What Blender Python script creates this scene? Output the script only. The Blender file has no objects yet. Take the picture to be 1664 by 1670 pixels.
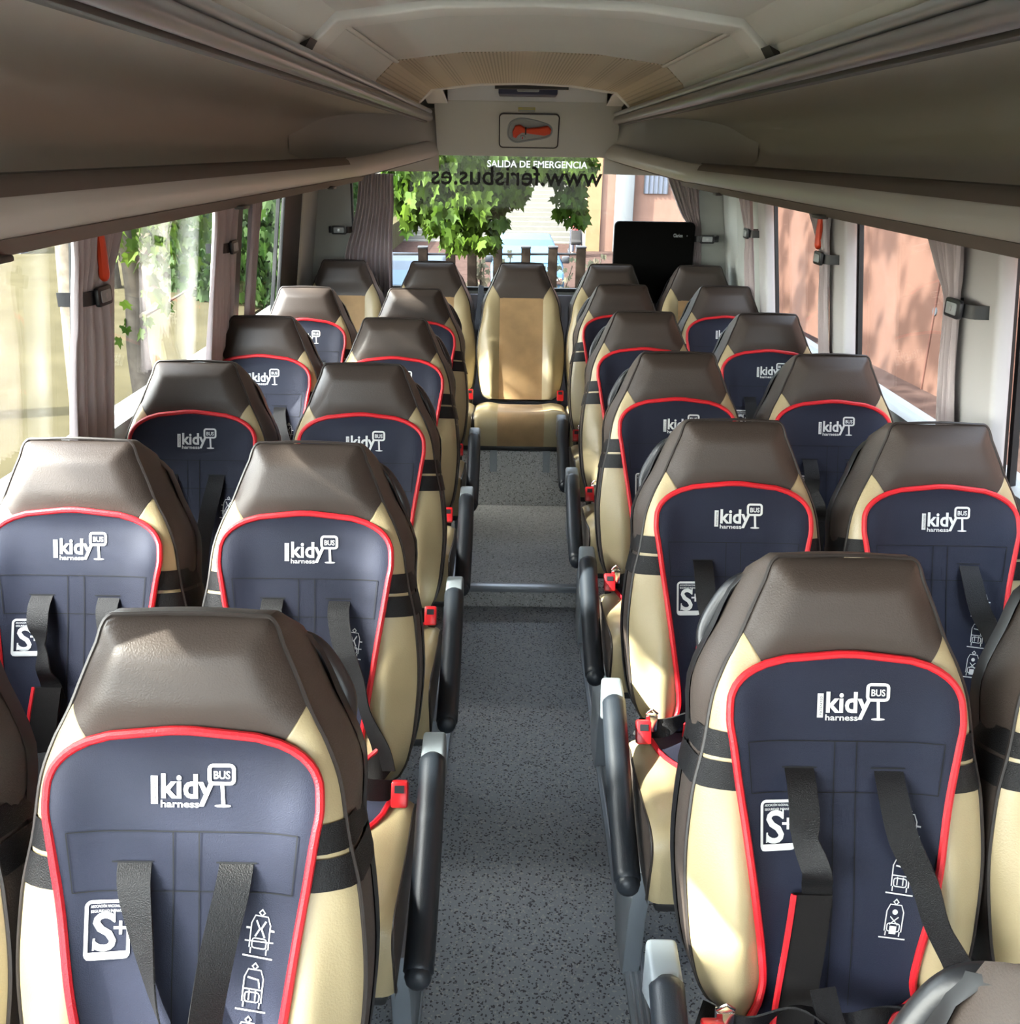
import bpy, bmesh, math, random
from mathutils import Vector, Matrix
R = random.Random(7)
scene = bpy.context.scene
COL = scene.collection
PI = math.pi
# ---------------------------------------------------------------- camera, sky, sun, exposure
F_PX, PITCH, YAW, ROLL = 1554.5, 0.36347, 0.004539, 0.0167
CAM = Vector((-0.0519, 0.0, 1.79))
fw = Vector((math.sin(YAW)*math.cos(PITCH), math.cos(YAW)*math.cos(PITCH), -math.sin(PITCH)))
rt = Vector((math.cos(YAW), -math.sin(YAW), 0)); up = rt.cross(fw)
r2 = math.cos(ROLL)*rt + math.sin(ROLL)*up; u2 = -math.sin(ROLL)*rt + math.cos(ROLL)*up
cd = bpy.data.cameras.new('camera'); cam = bpy.data.objects.new('camera', cd); COL.objects.link(cam)
cam.matrix_world = Matrix(((r2.x, u2.x, -fw.x, CAM.x), (r2.y, u2.y, -fw.y, CAM.y), (r2.z, u2.z, -fw.z, CAM.z), (0, 0, 0, 1)))
cd.sensor_fit = 'HORIZONTAL'; cd.sensor_width = 36; cd.lens = F_PX/1664*36; cd.clip_start = 0.02; cd.clip_end = 500
scene.camera = cam
scene.view_settings.view_transform = 'Standard'; scene.view_settings.look = 'None'
scene.view_settings.gamma = 1.0; scene.view_settings.use_curve_mapping = False
scene.view_settings.exposure = 1.2
W = bpy.data.worlds.new('sky'); scene.world = W; W.use_nodes = True
nt = W.node_tree; nt.nodes.clear()
sky = nt.nodes.new('ShaderNodeTexSky'); sky.sky_type = 'NISHITA'; sky.sun_disc = False
sky.sun_elevation = math.radians(42); sky.sun_rotation = math.radians(-110); sky.dust_density = 3.0
hs = nt.nodes.new('ShaderNodeHueSaturation'); hs.inputs['Saturation'].default_value = 0.45
bg = nt.nodes.new('ShaderNodeBackground'); bg.inputs[1].default_value = 1.6
wo = nt.nodes.new('ShaderNodeOutputWorld')
nt.links.new(sky.outputs[0], hs.inputs['Color']); nt.links.new(hs.outputs[0], bg.inputs[0]); nt.links.new(bg.outputs[0], wo.inputs[0])
sd = bpy.data.lights.new('sun', 'SUN'); sd.energy = 22.0; sd.angle = math.radians(0.6); sd.color = (1, .95, .86)
sun = bpy.data.objects.new('sun', sd); COL.objects.link(sun)
SUNDIR = Vector((1.0, 0.35, -0.65)).normalized()
sun.rotation_euler = SUNDIR.to_track_quat('-Z', 'Y').to_euler(); sun.location = (-8, -3, 8)

# ---------------------------------------------------------------- materials
def mat(name, col, rough=.5, metal=0, spec=.5, noise=0, nscale=60, bump=0, bscale=200, coat=0, sheen=0, emit=None):
    m = bpy.data.materials.new(name); m.use_nodes = True; n = m.node_tree.nodes; l = m.node_tree.links
    p = n['Principled BSDF']; p.inputs['Roughness'].default_value = rough; p.inputs['Metallic'].default_value = metal
    p.inputs['Specular IOR Level'].default_value = spec; p.inputs['Coat Weight'].default_value = coat
    p.inputs['Sheen Weight'].default_value = sheen
    p.inputs['Base Color'].default_value = (*col, 1)
    tc = n.new('ShaderNodeTexCoord')
    if noise:
        t = n.new('ShaderNodeTexNoise'); t.inputs['Scale'].default_value = nscale; t.inputs['Detail'].default_value = 4
        r = n.new('ShaderNodeValToRGB'); e = r.color_ramp.elements
        e[0].position = .3; e[1].position = .7
        e[0].color = (*[c*(1-noise) for c in col], 1); e[1].color = (*[min(1, c*(1+noise)) for c in col], 1)
        l.new(tc.outputs['Object'], t.inputs['Vector']); l.new(t.outputs[0], r.inputs[0]); l.new(r.outputs[0], p.inputs['Base Color'])
    if bump:
        t = n.new('ShaderNodeTexNoise'); t.inputs['Scale'].default_value = bscale; t.inputs['Detail'].default_value = 3
        b = n.new('ShaderNodeBump'); b.inputs['Strength'].default_value = bump; b.inputs['Distance'].default_value = .002
        l.new(tc.outputs['Object'], t.inputs['Vector']); l.new(t.outputs[0], b.inputs['Height']); l.new(b.outputs[0], p.inputs['Normal'])
    if emit:
        p.inputs['Emission Color'].default_value = (*emit[0], 1); p.inputs['Emission Strength'].default_value = emit[1]
    return m
def speckle(name, base, dark, light, scale=260, rough=.55):
    m = mat(name, base, rough, bump=.2, bscale=300); n = m.node_tree.nodes; l = m.node_tree.links; p = n['Principled BSDF']
    tc = n['Texture Coordinate']
    v = n.new('ShaderNodeTexVoronoi'); v.inputs['Scale'].default_value = scale
    l.new(tc.outputs['Object'], v.inputs['Vector'])
    s = n.new('ShaderNodeSeparateColor'); l.new(v.outputs['Color'], s.inputs[0])
    r = n.new('ShaderNodeValToRGB'); r.color_ramp.interpolation = 'CONSTANT'; e = r.color_ramp.elements
    e[0].position = 0; e[0].color = (*dark, 1); e[1].position = .13; e[1].color = (*base, 1)
    x = e.new(.90); x.color = (*light, 1)
    l.new(s.outputs[0], r.inputs[0]); l.new(r.outputs[0], p.inputs['Base Color'])
    return m
M = {}
M['brown'] = mat('brown_leather', (.050, .038, .032), .45, spec=.36, bump=.25, bscale=420, noise=.05, nscale=8)
M['gusset'] = mat('brown_side_leather', (.068, .053, .045), .47, spec=.4, bump=.25, bscale=420)
M['beige'] = mat('beige_leather', (.40, .325, .185), .38, bump=.2, bscale=380, noise=.05, nscale=7)
M['tan'] = mat('tan_suede', (.36, .225, .105), .8, noise=.14, nscale=14, bump=.15, sheen=.2)
M['pipe'] = mat('piping_leather', (.03, .024, .022), .4)
M['navy'] = mat('navy_neoprene', (.008, .011, .028), .65, spec=.35, bump=.3, bscale=700, sheen=.06, noise=.06, nscale=20)
M['red'] = mat('red_trim', (.62, .012, .022), .42, bump=.4, bscale=500)
M['white'] = mat('white_print', (.66, .68, .68), .6)
M['stitch'] = mat('dark_stitch', (.001, .0015, .003), .8)
M['web'] = mat('black_webbing', (.006, .006, .007), .5, spec=.3, bump=.6, bscale=600)
M['hip'] = mat('charcoal_foam_pad', (.010, .009, .009), .9, spec=.2, bump=.3, bscale=600)
M['black'] = mat('black_plastic', (.012, .013, .016), .38, bump=.1)
M['arm'] = mat('armrest_rubber', (.012, .016, .022), .42, bump=.15, bscale=500)
M['shell'] = mat('seat_back_shell', (.012, .012, .013), .35)
M['grey'] = mat('grey_plastic', (.33, .36, .38), .38)
M['armcap'] = mat('armrest_bracket_grey', (.17, .195, .215), .4)
M['frame'] = mat('grey_painted_metal', (.25, .28, .31), .42, metal=.2)
M['alu'] = mat('brushed_aluminium', (.45, .47, .50), .35, metal=.8)
M['chrome'] = mat('chrome', (.75, .75, .75), .15, metal=1)
M['buckle'] = mat('red_buckle', (.55, .01, .015), .35)
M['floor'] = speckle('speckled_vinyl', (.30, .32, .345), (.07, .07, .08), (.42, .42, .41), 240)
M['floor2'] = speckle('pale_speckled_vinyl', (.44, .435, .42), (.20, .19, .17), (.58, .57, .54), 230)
M['trimfab'] = mat('grey_wall_fabric', (.40, .40, .37), .8, bump=.25, bscale=500)
M['post'] = mat('pillar_plastic', (.46, .45, .45), .55, bump=.05)
M['wallgrey'] = mat('wall_panel_grey', (.37, .39, .37), .7, bump=.15)
M['low'] = mat('lower_wall_panel', (.42, .42, .50), .7, bump=.2)
M['rack'] = mat('rack_grey_leatherette', (.54, .515, .47), .42, bump=.15, bscale=300)
M['racklip'] = mat('rack_lip_satin', (.47, .455, .435), .33, bump=.05)
M['rackend'] = mat('rack_end_moulding', (.52, .505, .48), .4)
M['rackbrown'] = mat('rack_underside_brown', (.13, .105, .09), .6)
M['rail'] = mat('rail_profile', (.26, .25, .26), .28, metal=.55)
M['raildark'] = mat('rail_groove', (.04, .035, .032), .4)
M['ceil'] = mat('ceiling_fabric', (.74, .74, .69), .85, bump=.3, bscale=500, noise=.02, nscale=3)
M['ceil2'] = mat('ceiling_rim', (.80, .79, .74), .6)
M['ceilw'] = mat('ceiling_white_recess', (.80, .80, .80), .5)
M['header'] = mat('header_panel', (.58, .575, .54), .6, bump=.1)
M['seal'] = mat('black_seal', (.008, .008, .009), .5)
M['orange'] = mat('orange_plastic', (.72, .06, .015), .4)
M['curtain'] = mat('lilac_grey_curtain', (.46, .40, .41), .85, bump=.25, bscale=600, sheen=.2)
M['yellow'] = mat('yellow_label', (.55, .48, .14), .6)
M['glossblack'] = mat('matte_black_panel', (.002, .002, .002), .9, spec=.1)
# mesh perforated ceiling
def perforated():
    m = mat('perforated_ceiling_fabric', (.48, .40, .29), .85); n = m.node_tree.nodes; l = m.node_tree.links; p = n['Principled BSDF']
    tc = n['Texture Coordinate']; mp = n.new('ShaderNodeMapping'); mp.inputs['Scale'].default_value = (90, 90, 90)
    l.new(tc.outputs['Object'], mp.inputs[0])
    v = n.new('ShaderNodeTexVoronoi'); v.inputs['Randomness'].default_value = 0; v.inputs['Scale'].default_value = 1
    l.new(mp.outputs[0], v.inputs['Vector'])
    r = n.new('ShaderNodeValToRGB'); e = r.color_ramp.elements; e[0].position = .22; e[1].position = .34
    e[0].color = (.30, .25, .17, 1); e[1].color = (.60, .52, .40, 1)
    l.new(v.outputs['Distance'], r.inputs[0]); l.new(r.outputs[0], p.inputs['Base Color'])
    return m
M['perf'] = perforated()
def glassmat(name, tint, refl):
    m = bpy.data.materials.new(name); m.use_nodes = True; n = m.node_tree.nodes; l = m.node_tree.links; n.clear()
    t = n.new('ShaderNodeBsdfTransparent'); t.inputs[0].default_value = (*tint, 1)
    g = n.new('ShaderNodeBsdfGlossy'); g.inputs['Roughness'].default_value = .02
    x = n.new('ShaderNodeMixShader'); lw = n.new('ShaderNodeLayerWeight'); lw.inputs[0].default_value = .5
    fr = n.new('ShaderNodeMath'); fr.operation = 'POWER'; fr.inputs[1].default_value = 5.0; l.new(lw.outputs['Facing'], fr.inputs[0])
    ad = n.new('ShaderNodeMath'); ad.operation = 'ADD'; ad.inputs[1].default_value = .04
    mu = n.new('ShaderNodeMath'); mu.operation = 'MULTIPLY'; mu.inputs[1].default_value = refl
    o = n.new('ShaderNodeOutputMaterial')
    l.new(fr.outputs[0], ad.inputs[0]); l.new(ad.outputs[0], mu.inputs[0]); l.new(mu.outputs[0], x.inputs[0]); l.new(t.outputs[0], x.inputs[1]); l.new(g.outputs[0], x.inputs[2]); l.new(x.outputs[0], o.inputs[0])
    return m
def printmat():
    m = mat('white_window_print', (.85, .87, .85), .6); n = m.node_tree.nodes; l = m.node_tree.links
    t = n.new('ShaderNodeBsdfTranslucent'); t.inputs[0].default_value = (.9, .93, .9, 1); x = n.new('ShaderNodeMixShader'); x.inputs[0].default_value = .7
    l.new(n['Principled BSDF'].outputs[0], x.inputs[1]); l.new(t.outputs[0], x.inputs[2]); l.new(x.outputs[0], n['Material Output'].inputs[0]); return m
M['wprint'] = printmat()
M['glass'] = glassmat('window_glass', (.93, .96, .95), .42)

# ---------------------------------------------------------------- helpers
def tag(o, label=None, cat=None, group=None, kind=None):
    if label: o['label'] = label
    if cat: o['category'] = cat
    if group: o['group'] = group
    if kind: o['kind'] = kind
    return o
def link(name, me, parent=None, loc=None):
    o = bpy.data.objects.new(name, me); COL.objects.link(o)
    if parent: o.parent = parent
    if loc: o.location = loc
    return o
def empty(name, label, cat, loc=(0, 0, 0), group=None):
    o = bpy.data.objects.new(name, None); COL.objects.link(o); o.location = loc; o.empty_display_size = .1
    return tag(o, label, cat, group)
class MB:
    def __init__(s): s.v = []; s.f = []
    def add(s, vs, fs):
        k = len(s.v); s.v += [tuple(p) for p in vs]; s.f += [tuple(i+k for i in f) for f in fs]; return s
    def box(s, x0, x1, y0, y1, z0, z1, tr=None):
        vs = [(x, y, z) for x in (x0, x1) for y in (y0, y1) for z in (z0, z1)]
        if tr: vs = [tr(Vector(p)) for p in vs]
        return s.add(vs, [(0, 1, 3, 2), (4, 6, 7, 5), (0, 4, 5, 1), (2, 3, 7, 6), (0, 2, 6, 4), (1, 5, 7, 3)])
    def grid(s, fn, nu, nv, closeu=False):
        vs = [fn(i/(nu if closeu else nu), j/nv) for j in range(nv+1) for i in range(nu if closeu else nu+1)]
        w = nu if closeu else nu+1
        fs = []
        for j in range(nv):
            for i in range(nu):
                a = j*w+i; b = j*w+(i+1) % w if closeu else a+1
                fs.append((a, b, b+w, a+w))
        return s.add(vs, fs)
    def tube(s, pts, r, n=8, closed=False, flat=1.0, caps=True, nrm=None):
        pts = [Vector(p) for p in pts]; N = len(pts); vs = []
        prev = None
        for i, p in enumerate(pts):
            if closed: t = pts[(i+1) % N]-pts[i-1]
            else: t = pts[min(i+1, N-1)]-pts[max(i-1, 0)]
            if t.length < 1e-9: t = Vector((0, 0, 1))
            t.normalize()
            if nrm is not None: a = Vector(nrm[i] if isinstance(nrm, list) else nrm)
            elif prev is None: a = Vector((0, 0, 1)) if abs(t.z) < .9 else Vector((1, 0, 0))
            else: a = prev
            a = (a-t*a.dot(t)); a.normalize(); prev = a; b = t.cross(a)
            rr = r[i] if isinstance(r, (list, tuple)) else r
            for k in range(n):
                an = 2*PI*k/n; vs.append(p+a*math.cos(an)*rr*flat+b*math.sin(an)*rr)
        fs = []
        for i in range(N if closed else N-1):
            for k in range(n):
                j = (i+1) % N
                fs.append((i*n+k, i*n+(k+1) % n, j*n+(k+1) % n, j*n+k))
        if not closed and caps:
            fs.append(tuple(range(n-1, -1, -1))); fs.append(tuple((N-1)*n+k for k in range(n)))
        return s.add(vs, fs)
    def ribbon(s, pts, dirs, width, th):
        """flat strap: pts centre line, dirs sideways unit vectors"""
        N = len(pts); vs = []
        for i, p in enumerate(pts):
            p = Vector(p); t = Vector(pts[min(i+1, N-1)])-Vector(pts[max(i-1, 0)]); t.normalize()
            d = Vector(dirs[i]); d = d-t*d.dot(t); d.normalize(); n = t.cross(d)
            w = width[i] if isinstance(width, list) else width
            for a, b in ((-1, -1), (1, -1), (1, 1), (-1, 1)): vs.append(p+d*a*w/2+n*b*th/2)
        fs = [(0, 3, 2, 1), tuple((N-1)*4+k for k in range(4))]
        for i in range(N-1):
            for k in range(4): fs.append((i*4+k, i*4+(k+1) % 4, (i+1)*4+(k+1) % 4, (i+1)*4+k))
        return s.add(vs, fs)
    def prism(s, poly, fa, fb):
        """poly list of 2d, fa/fb map 2d->3d for the two ends"""
        n = len(poly)
        vs = [fa(*p) for p in poly]+[fb(*p) for p in poly]
        fs = [tuple(range(n)), tuple(range(2*n-1, n-1, -1))]+[(i, (i+1) % n, (i+1) % n+n, i+n) for i in range(n)]
        return s.add(vs, fs)
    def ball(s, c, r, n=10, sc=(1, 1, 1)):
        c = Vector(c)
        return s.grid(lambda u, v: c+Vector((math.cos(2*PI*u)*math.sin(PI*(.001+v*.998))*r*sc[0], math.sin(2*PI*u)*math.sin(PI*(.001+v*.998))*r*sc[1], math.cos(PI*(.001+v*.998))*r*sc[2])), n, n//2+2, True)
    def mesh(s, name, m, smooth=True, bevel=0, seg=2, angle=40, tr=None):
        me = bpy.data.meshes.new(name); vs = s.v
        if tr: vs = [tr(Vector(p)) for p in vs]
        me.from_pydata([tuple(p) for p in vs], [], s.f)
        bm = bmesh.new(); bm.from_mesh(me)
        bmesh.ops.recalc_face_normals(bm, faces=bm.faces)
        if bevel:
            es = [e for e in bm.edges if len(e.link_faces) == 2 and e.calc_face_angle(0) > math.radians(30)]
            bmesh.ops.bevel(bm, geom=es, offset=bevel, segments=seg, profile=.5, affect='EDGES', clamp_overlap=True)
        bm.to_mesh(me); bm.free()
        if smooth:
            me.shade_smooth()
            try: me.set_sharp_from_angle(angle=math.radians(angle))
            except Exception: pass
        me.materials.append(m if not isinstance(m, str) else M[m])
        return me
    def build(s, name, m, parent=None, loc=None, **k):
        return link(name, s.mesh(name, m, **k), parent, loc)
def interp(xs, ys, x):
    """smooth (Catmull-Rom/Hermite) interpolation"""
    n = len(xs)
    if x <= xs[0]: return ys[0]
    if x >= xs[-1]: return ys[-1]
    for i in range(n-1):
        if x <= xs[i+1]: break
    h = xs[i+1]-xs[i]; t = (x-xs[i])/h
    d = lambda k: (ys[k+1]-ys[k])/(xs[k+1]-xs[k])
    def tan(k):
        if k == 0: return d(0)
        if k == n-1: return d(n-2)
        a, b = d(k-1), d(k)
        return 0 if a*b <= 0 else 2*a*b/(a+b)
    m0, m1 = tan(i)*h, tan(i+1)*h
    return (2*t**3-3*t*t+1)*ys[i]+(t**3-2*t*t+t)*m0+(-2*t**3+3*t*t)*ys[i+1]+(t**3-t*t)*m1
def sm(x): x = max(0, min(1, x)); return x*x*(3-2*x)
def spline(pts, n=8, closed=False):
    P = [Vector(p) for p in pts]; N = len(P); out = []
    for i in range(N if closed else N-1):
        g = (lambda k: P[k % N]) if closed else (lambda k: P[max(0, min(N-1, k))])
        a, b, c, d = g(i-1), g(i), g(i+1), g(i+2)
        for k in range(n):
            t = k/n
            out.append(.5*((2*b)+(c-a)*t+(2*a-5*b+4*c-d)*t*t+(3*b-a-3*c+d)*t**3))
    if not closed: out.append(P[-1].copy())
    return out
_tc = {}
def text2d(s, size, align='LEFT', bold=0, space=1.0):
    """triangulated text in 2D: (verts, faces)"""
    c = bpy.data.curves.new('lettering', 'FONT'); c.body = s; c.size = size; c.align_x = align; c.offset = bold; c.resolution_u = 3; c.space_character = space
    o = bpy.data.objects.new('lettering', c); COL.objects.link(o)
    bpy.context.view_layer.update()
    me = bpy.data.meshes.new_from_object(o.evaluated_get(bpy.context.evaluated_depsgraph_get()))
    vs = [(v.co.x, v.co.y) for v in me.vertices]; fs = [tuple(p.vertices) for p in me.polygons]
    bpy.data.objects.remove(o); bpy.data.curves.remove(c); bpy.data.meshes.remove(me)
    return vs, fs
def copy_tree(o, parent=None):
    c = o.copy(); COL.objects.link(c)
    if parent: c.parent = parent
    for ch in list(o.children): copy_tree(ch, c)
    return c

FL = 0.10          # aisle floor
FL2 = 0.19         # raised rear floor
def struct(mb, name, m, **k):
    o = mb.build(name, m, **k); o['kind'] = 'structure'; return o

# ================================================================ BUS SHELL
YF, YR = -2.3, 5.15        # front (behind the camera) and rear
def XW(z): return 1.125-.13*(z-1.0) if z > 1.0 else 1.15
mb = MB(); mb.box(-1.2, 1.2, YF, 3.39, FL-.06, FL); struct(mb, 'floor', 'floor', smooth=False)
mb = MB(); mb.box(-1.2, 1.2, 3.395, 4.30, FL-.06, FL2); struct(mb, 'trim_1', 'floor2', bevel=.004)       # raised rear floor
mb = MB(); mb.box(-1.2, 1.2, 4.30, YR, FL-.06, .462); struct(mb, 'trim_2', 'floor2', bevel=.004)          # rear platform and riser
mb = MB(); mb.box(-.28, .28, 3.382, 3.41, FL2-.004, FL2+.004); mb.box(-.28, .28, 3.380, 3.386, FL2-.022, FL2+.004)
struct(mb, 'trim_3', 'alu', bevel=.001)
for sx, nm in ((-1, 'left'), (1, 'right')):
    # lower wall with a ledge under the windows
    mb = MB()
    prof = [(1.15, FL-.06), (1.15, .98), (1.13, 1.0), (1.125, 1.06), (1.17, 1.07), (1.22, 1.06), (1.22, FL-.06)]
    mb.prism(prof, lambda a, b: (sx*a, YF, b), lambda a, b: (sx*a, YR, b))
    struct(mb, 'wall_'+nm, 'wallgrey', smooth=False)
    mb = MB()
    # above the windows
    prof = [(1.03, 1.66), (1.02, 1.75), (1.09, 2.2), (1.16, 2.2), (1.12, 1.66)]
    mb.prism(prof, lambda a, b: (sx*a, YF, b), lambda a, b: (sx*a, YR, b))
    struct(mb, 'trim_%d' % (60+(sx > 0)), 'wallgrey', smooth=False)
# roof shell above everything
mb = MB()
prof = [(-1.16, 2.19), (1.16, 2.19), (1.16, 2.24), (-1.16, 2.24)]
mb.prism(prof, lambda a, b: (a, YF, b), lambda a, b: (a, YR+.1, b))
struct(mb, 'trim_4', 'trimfab', smooth=False)
# rear wall: low panel, sides, top
mb = MB()
mb.box(-1.2, 1.2, YR, YR+.08, FL-.06, 1.085)
mb.box(-1.2, -.875, YR, YR+.08, 1.085, 2.2); mb.box(.915, 1.2, YR, YR+.08, 1.085, 2.2); mb.box(-.9, .93, YR, YR+.08, 1.775, 2.2)
o = struct(mb, 'wall_rear', 'wallgrey', smooth=False)
mb = MB(); mb.box(-1.10, 1.10, YR-.012, YR-.001, .47, 1.07); struct(mb, 'trim_5', 'low', bevel=.004)
# side panels in the rear corners (from last window to the rear wall)
def wallslab(y0, y1, z0, z1, sx, t0, t1, name, m, **k):
    """slab following the tilted side wall, from t0 inwards to t1 outwards"""
    mb = MB(); n = 6
    prof = [(XW(z0+(z1-z0)*i/n)-t0, z0+(z1-z0)*i/n) for i in range(n+1)]+[(XW(z0+(z1-z0)*i/n)+t1, z0+(z1-z0)*i/n) for i in range(n, -1, -1)]
    mb.prism(prof, lambda a, b: (sx*a, y0, b), lambda a, b: (sx*a, y1, b))
    return mb
struct(wallslab(4.78, YR, 1.05, 1.70, -1, .012, .07, '', ''), 'trim_6', 'wallgrey', bevel=.004)
struct(wallslab(4.84, YR, 1.05, 1.70, 1, .012, .07, '', ''), 'trim_7', 'wallgrey', bevel=.004)
# pillars between side windows
kk = 8
for sx, y0, y1 in ((-1, .85, 1.05), (-1, 2.23, 2.35), (-1, 3.33, 3.45), (1, .85, 1.05), (1, 2.08, 2.29), (1, 3.09, 3.25), (1, 4.10, 4.22)):
    mb = wallslab(y0, y1, 1.05, 1.70, sx, .060, -.018, '', '')
    struct(mb, 'trim_%d' % kk, 'post', bevel=.012, seg=3); kk += 1
for sx, y0, y1 in ((-1, .87, 1.08), (1, .87, 1.08), (-1, 3.42, 3.71), (-1, 4.42, 4.785), (-1, 2.275, 2.47), (1, 2.13, 2.37), (1, 3.215, 3.37), (1, 4.27, 4.34)):
    mb = wallslab(y0, y1, 1.05, 1.70, sx, .006, .012, '', '')
    struct(mb, 'trim_%d' % kk, 'seal', bevel=.004); kk += 1
mb = MB()
for y in (4.50, 4.60): pass
# side window panes
wn = 1
for sx, spans in ((-1, ((-1.9, .85), (1.05, 2.32), (2.33, 3.60), (3.70, 4.43))), (1, ((-1.9, .85), (1.05, 2.14), (2.27, 3.20), (3.24, 4.26), (4.32, 4.84)))):
    for y0, y1 in spans:
        if sx == 1 and y0 == 4.32:
            struct(wallslab(y0, y1, 1.05, 1.70, 1, .012, .05, '', ''), 'trim_%d' % kk, 'wallgrey', bevel=.004); kk += 1; continue
        mb = wallslab(y0-.01, y1+.01, 1.05, 1.70, sx, -.026, .031, '', '')
        o = struct(mb, 'window_%d' % wn, 'glass', smooth=False); wn += 1
        s = MB()
        for a, b in ((y0-.005, y0+.012), (y1-.012, y1+.005)):
            q = wallslab(a, b, 1.05, 1.70, sx, -.02, .035, '', ''); s.add(q.v, q.f)
        s.build('window_seal', 'seal', o, smooth=False)
# rear window
mb = MB(); mb.box(-.88, .92, YR+.03, YR+.036, 1.08, 1.78)
rw = struct(mb, 'window_%d' % wn, 'glass', smooth=False)
s = MB(); s.box(-.88, .92, YR+.005, YR+.03, 1.08, 1.103); s.box(-.88, .92, YR+.002, YR+.03, 1.758, 1.78); s.box(-.88, -.865, YR+.005, YR+.03, 1.08, 1.78); s.box(.905, .92, YR+.005, YR+.03, 1.08, 1.78)
s.build('window_seal', 'seal', rw, smooth=False)
def window_print(txt, size, x, z, m, name, bold, mirror):
    vs, fs = text2d(txt, size, 'LEFT', bold)
    X = max(v[0] for v in vs)
    mb = MB(); mb.add([((x+X-v[0]) if mirror else (x+v[0]), YR+.0285, z+v[1]) for v in vs], fs)
    return mb.build(name, m, rw, smooth=False), X
o, X = window_print('www.ferisbus.es', .134, -.462, 1.618, 'seal', 'web_address', .0012, True)
o['label'] = 'black lettering of a web address seen reversed through the glass'
o, X2 = window_print('SALIDA DE EMERGENCIA', .046, -.175, 1.705, 'wprint', 'emergency_exit_lettering', .0008, False)
o['label'] = 'small white capitals along the top of the rear glass'
# front end behind the camera: bulkhead below and above a windscreen
mb = MB(); mb.box(-1.2, 1.2, YF-.08, YF, FL-.06, .95); mb.box(-1.2, 1.2, YF-.08, YF, 2.0, 2.24); struct(mb, 'wall_front', 'wallgrey', smooth=False)
mb = MB(); mb.box(-1.15, 1.15, YF-.05, YF-.044, .95, 2.0); struct(mb, 'window_%d' % (wn+1), 'glass', smooth=False)

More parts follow.
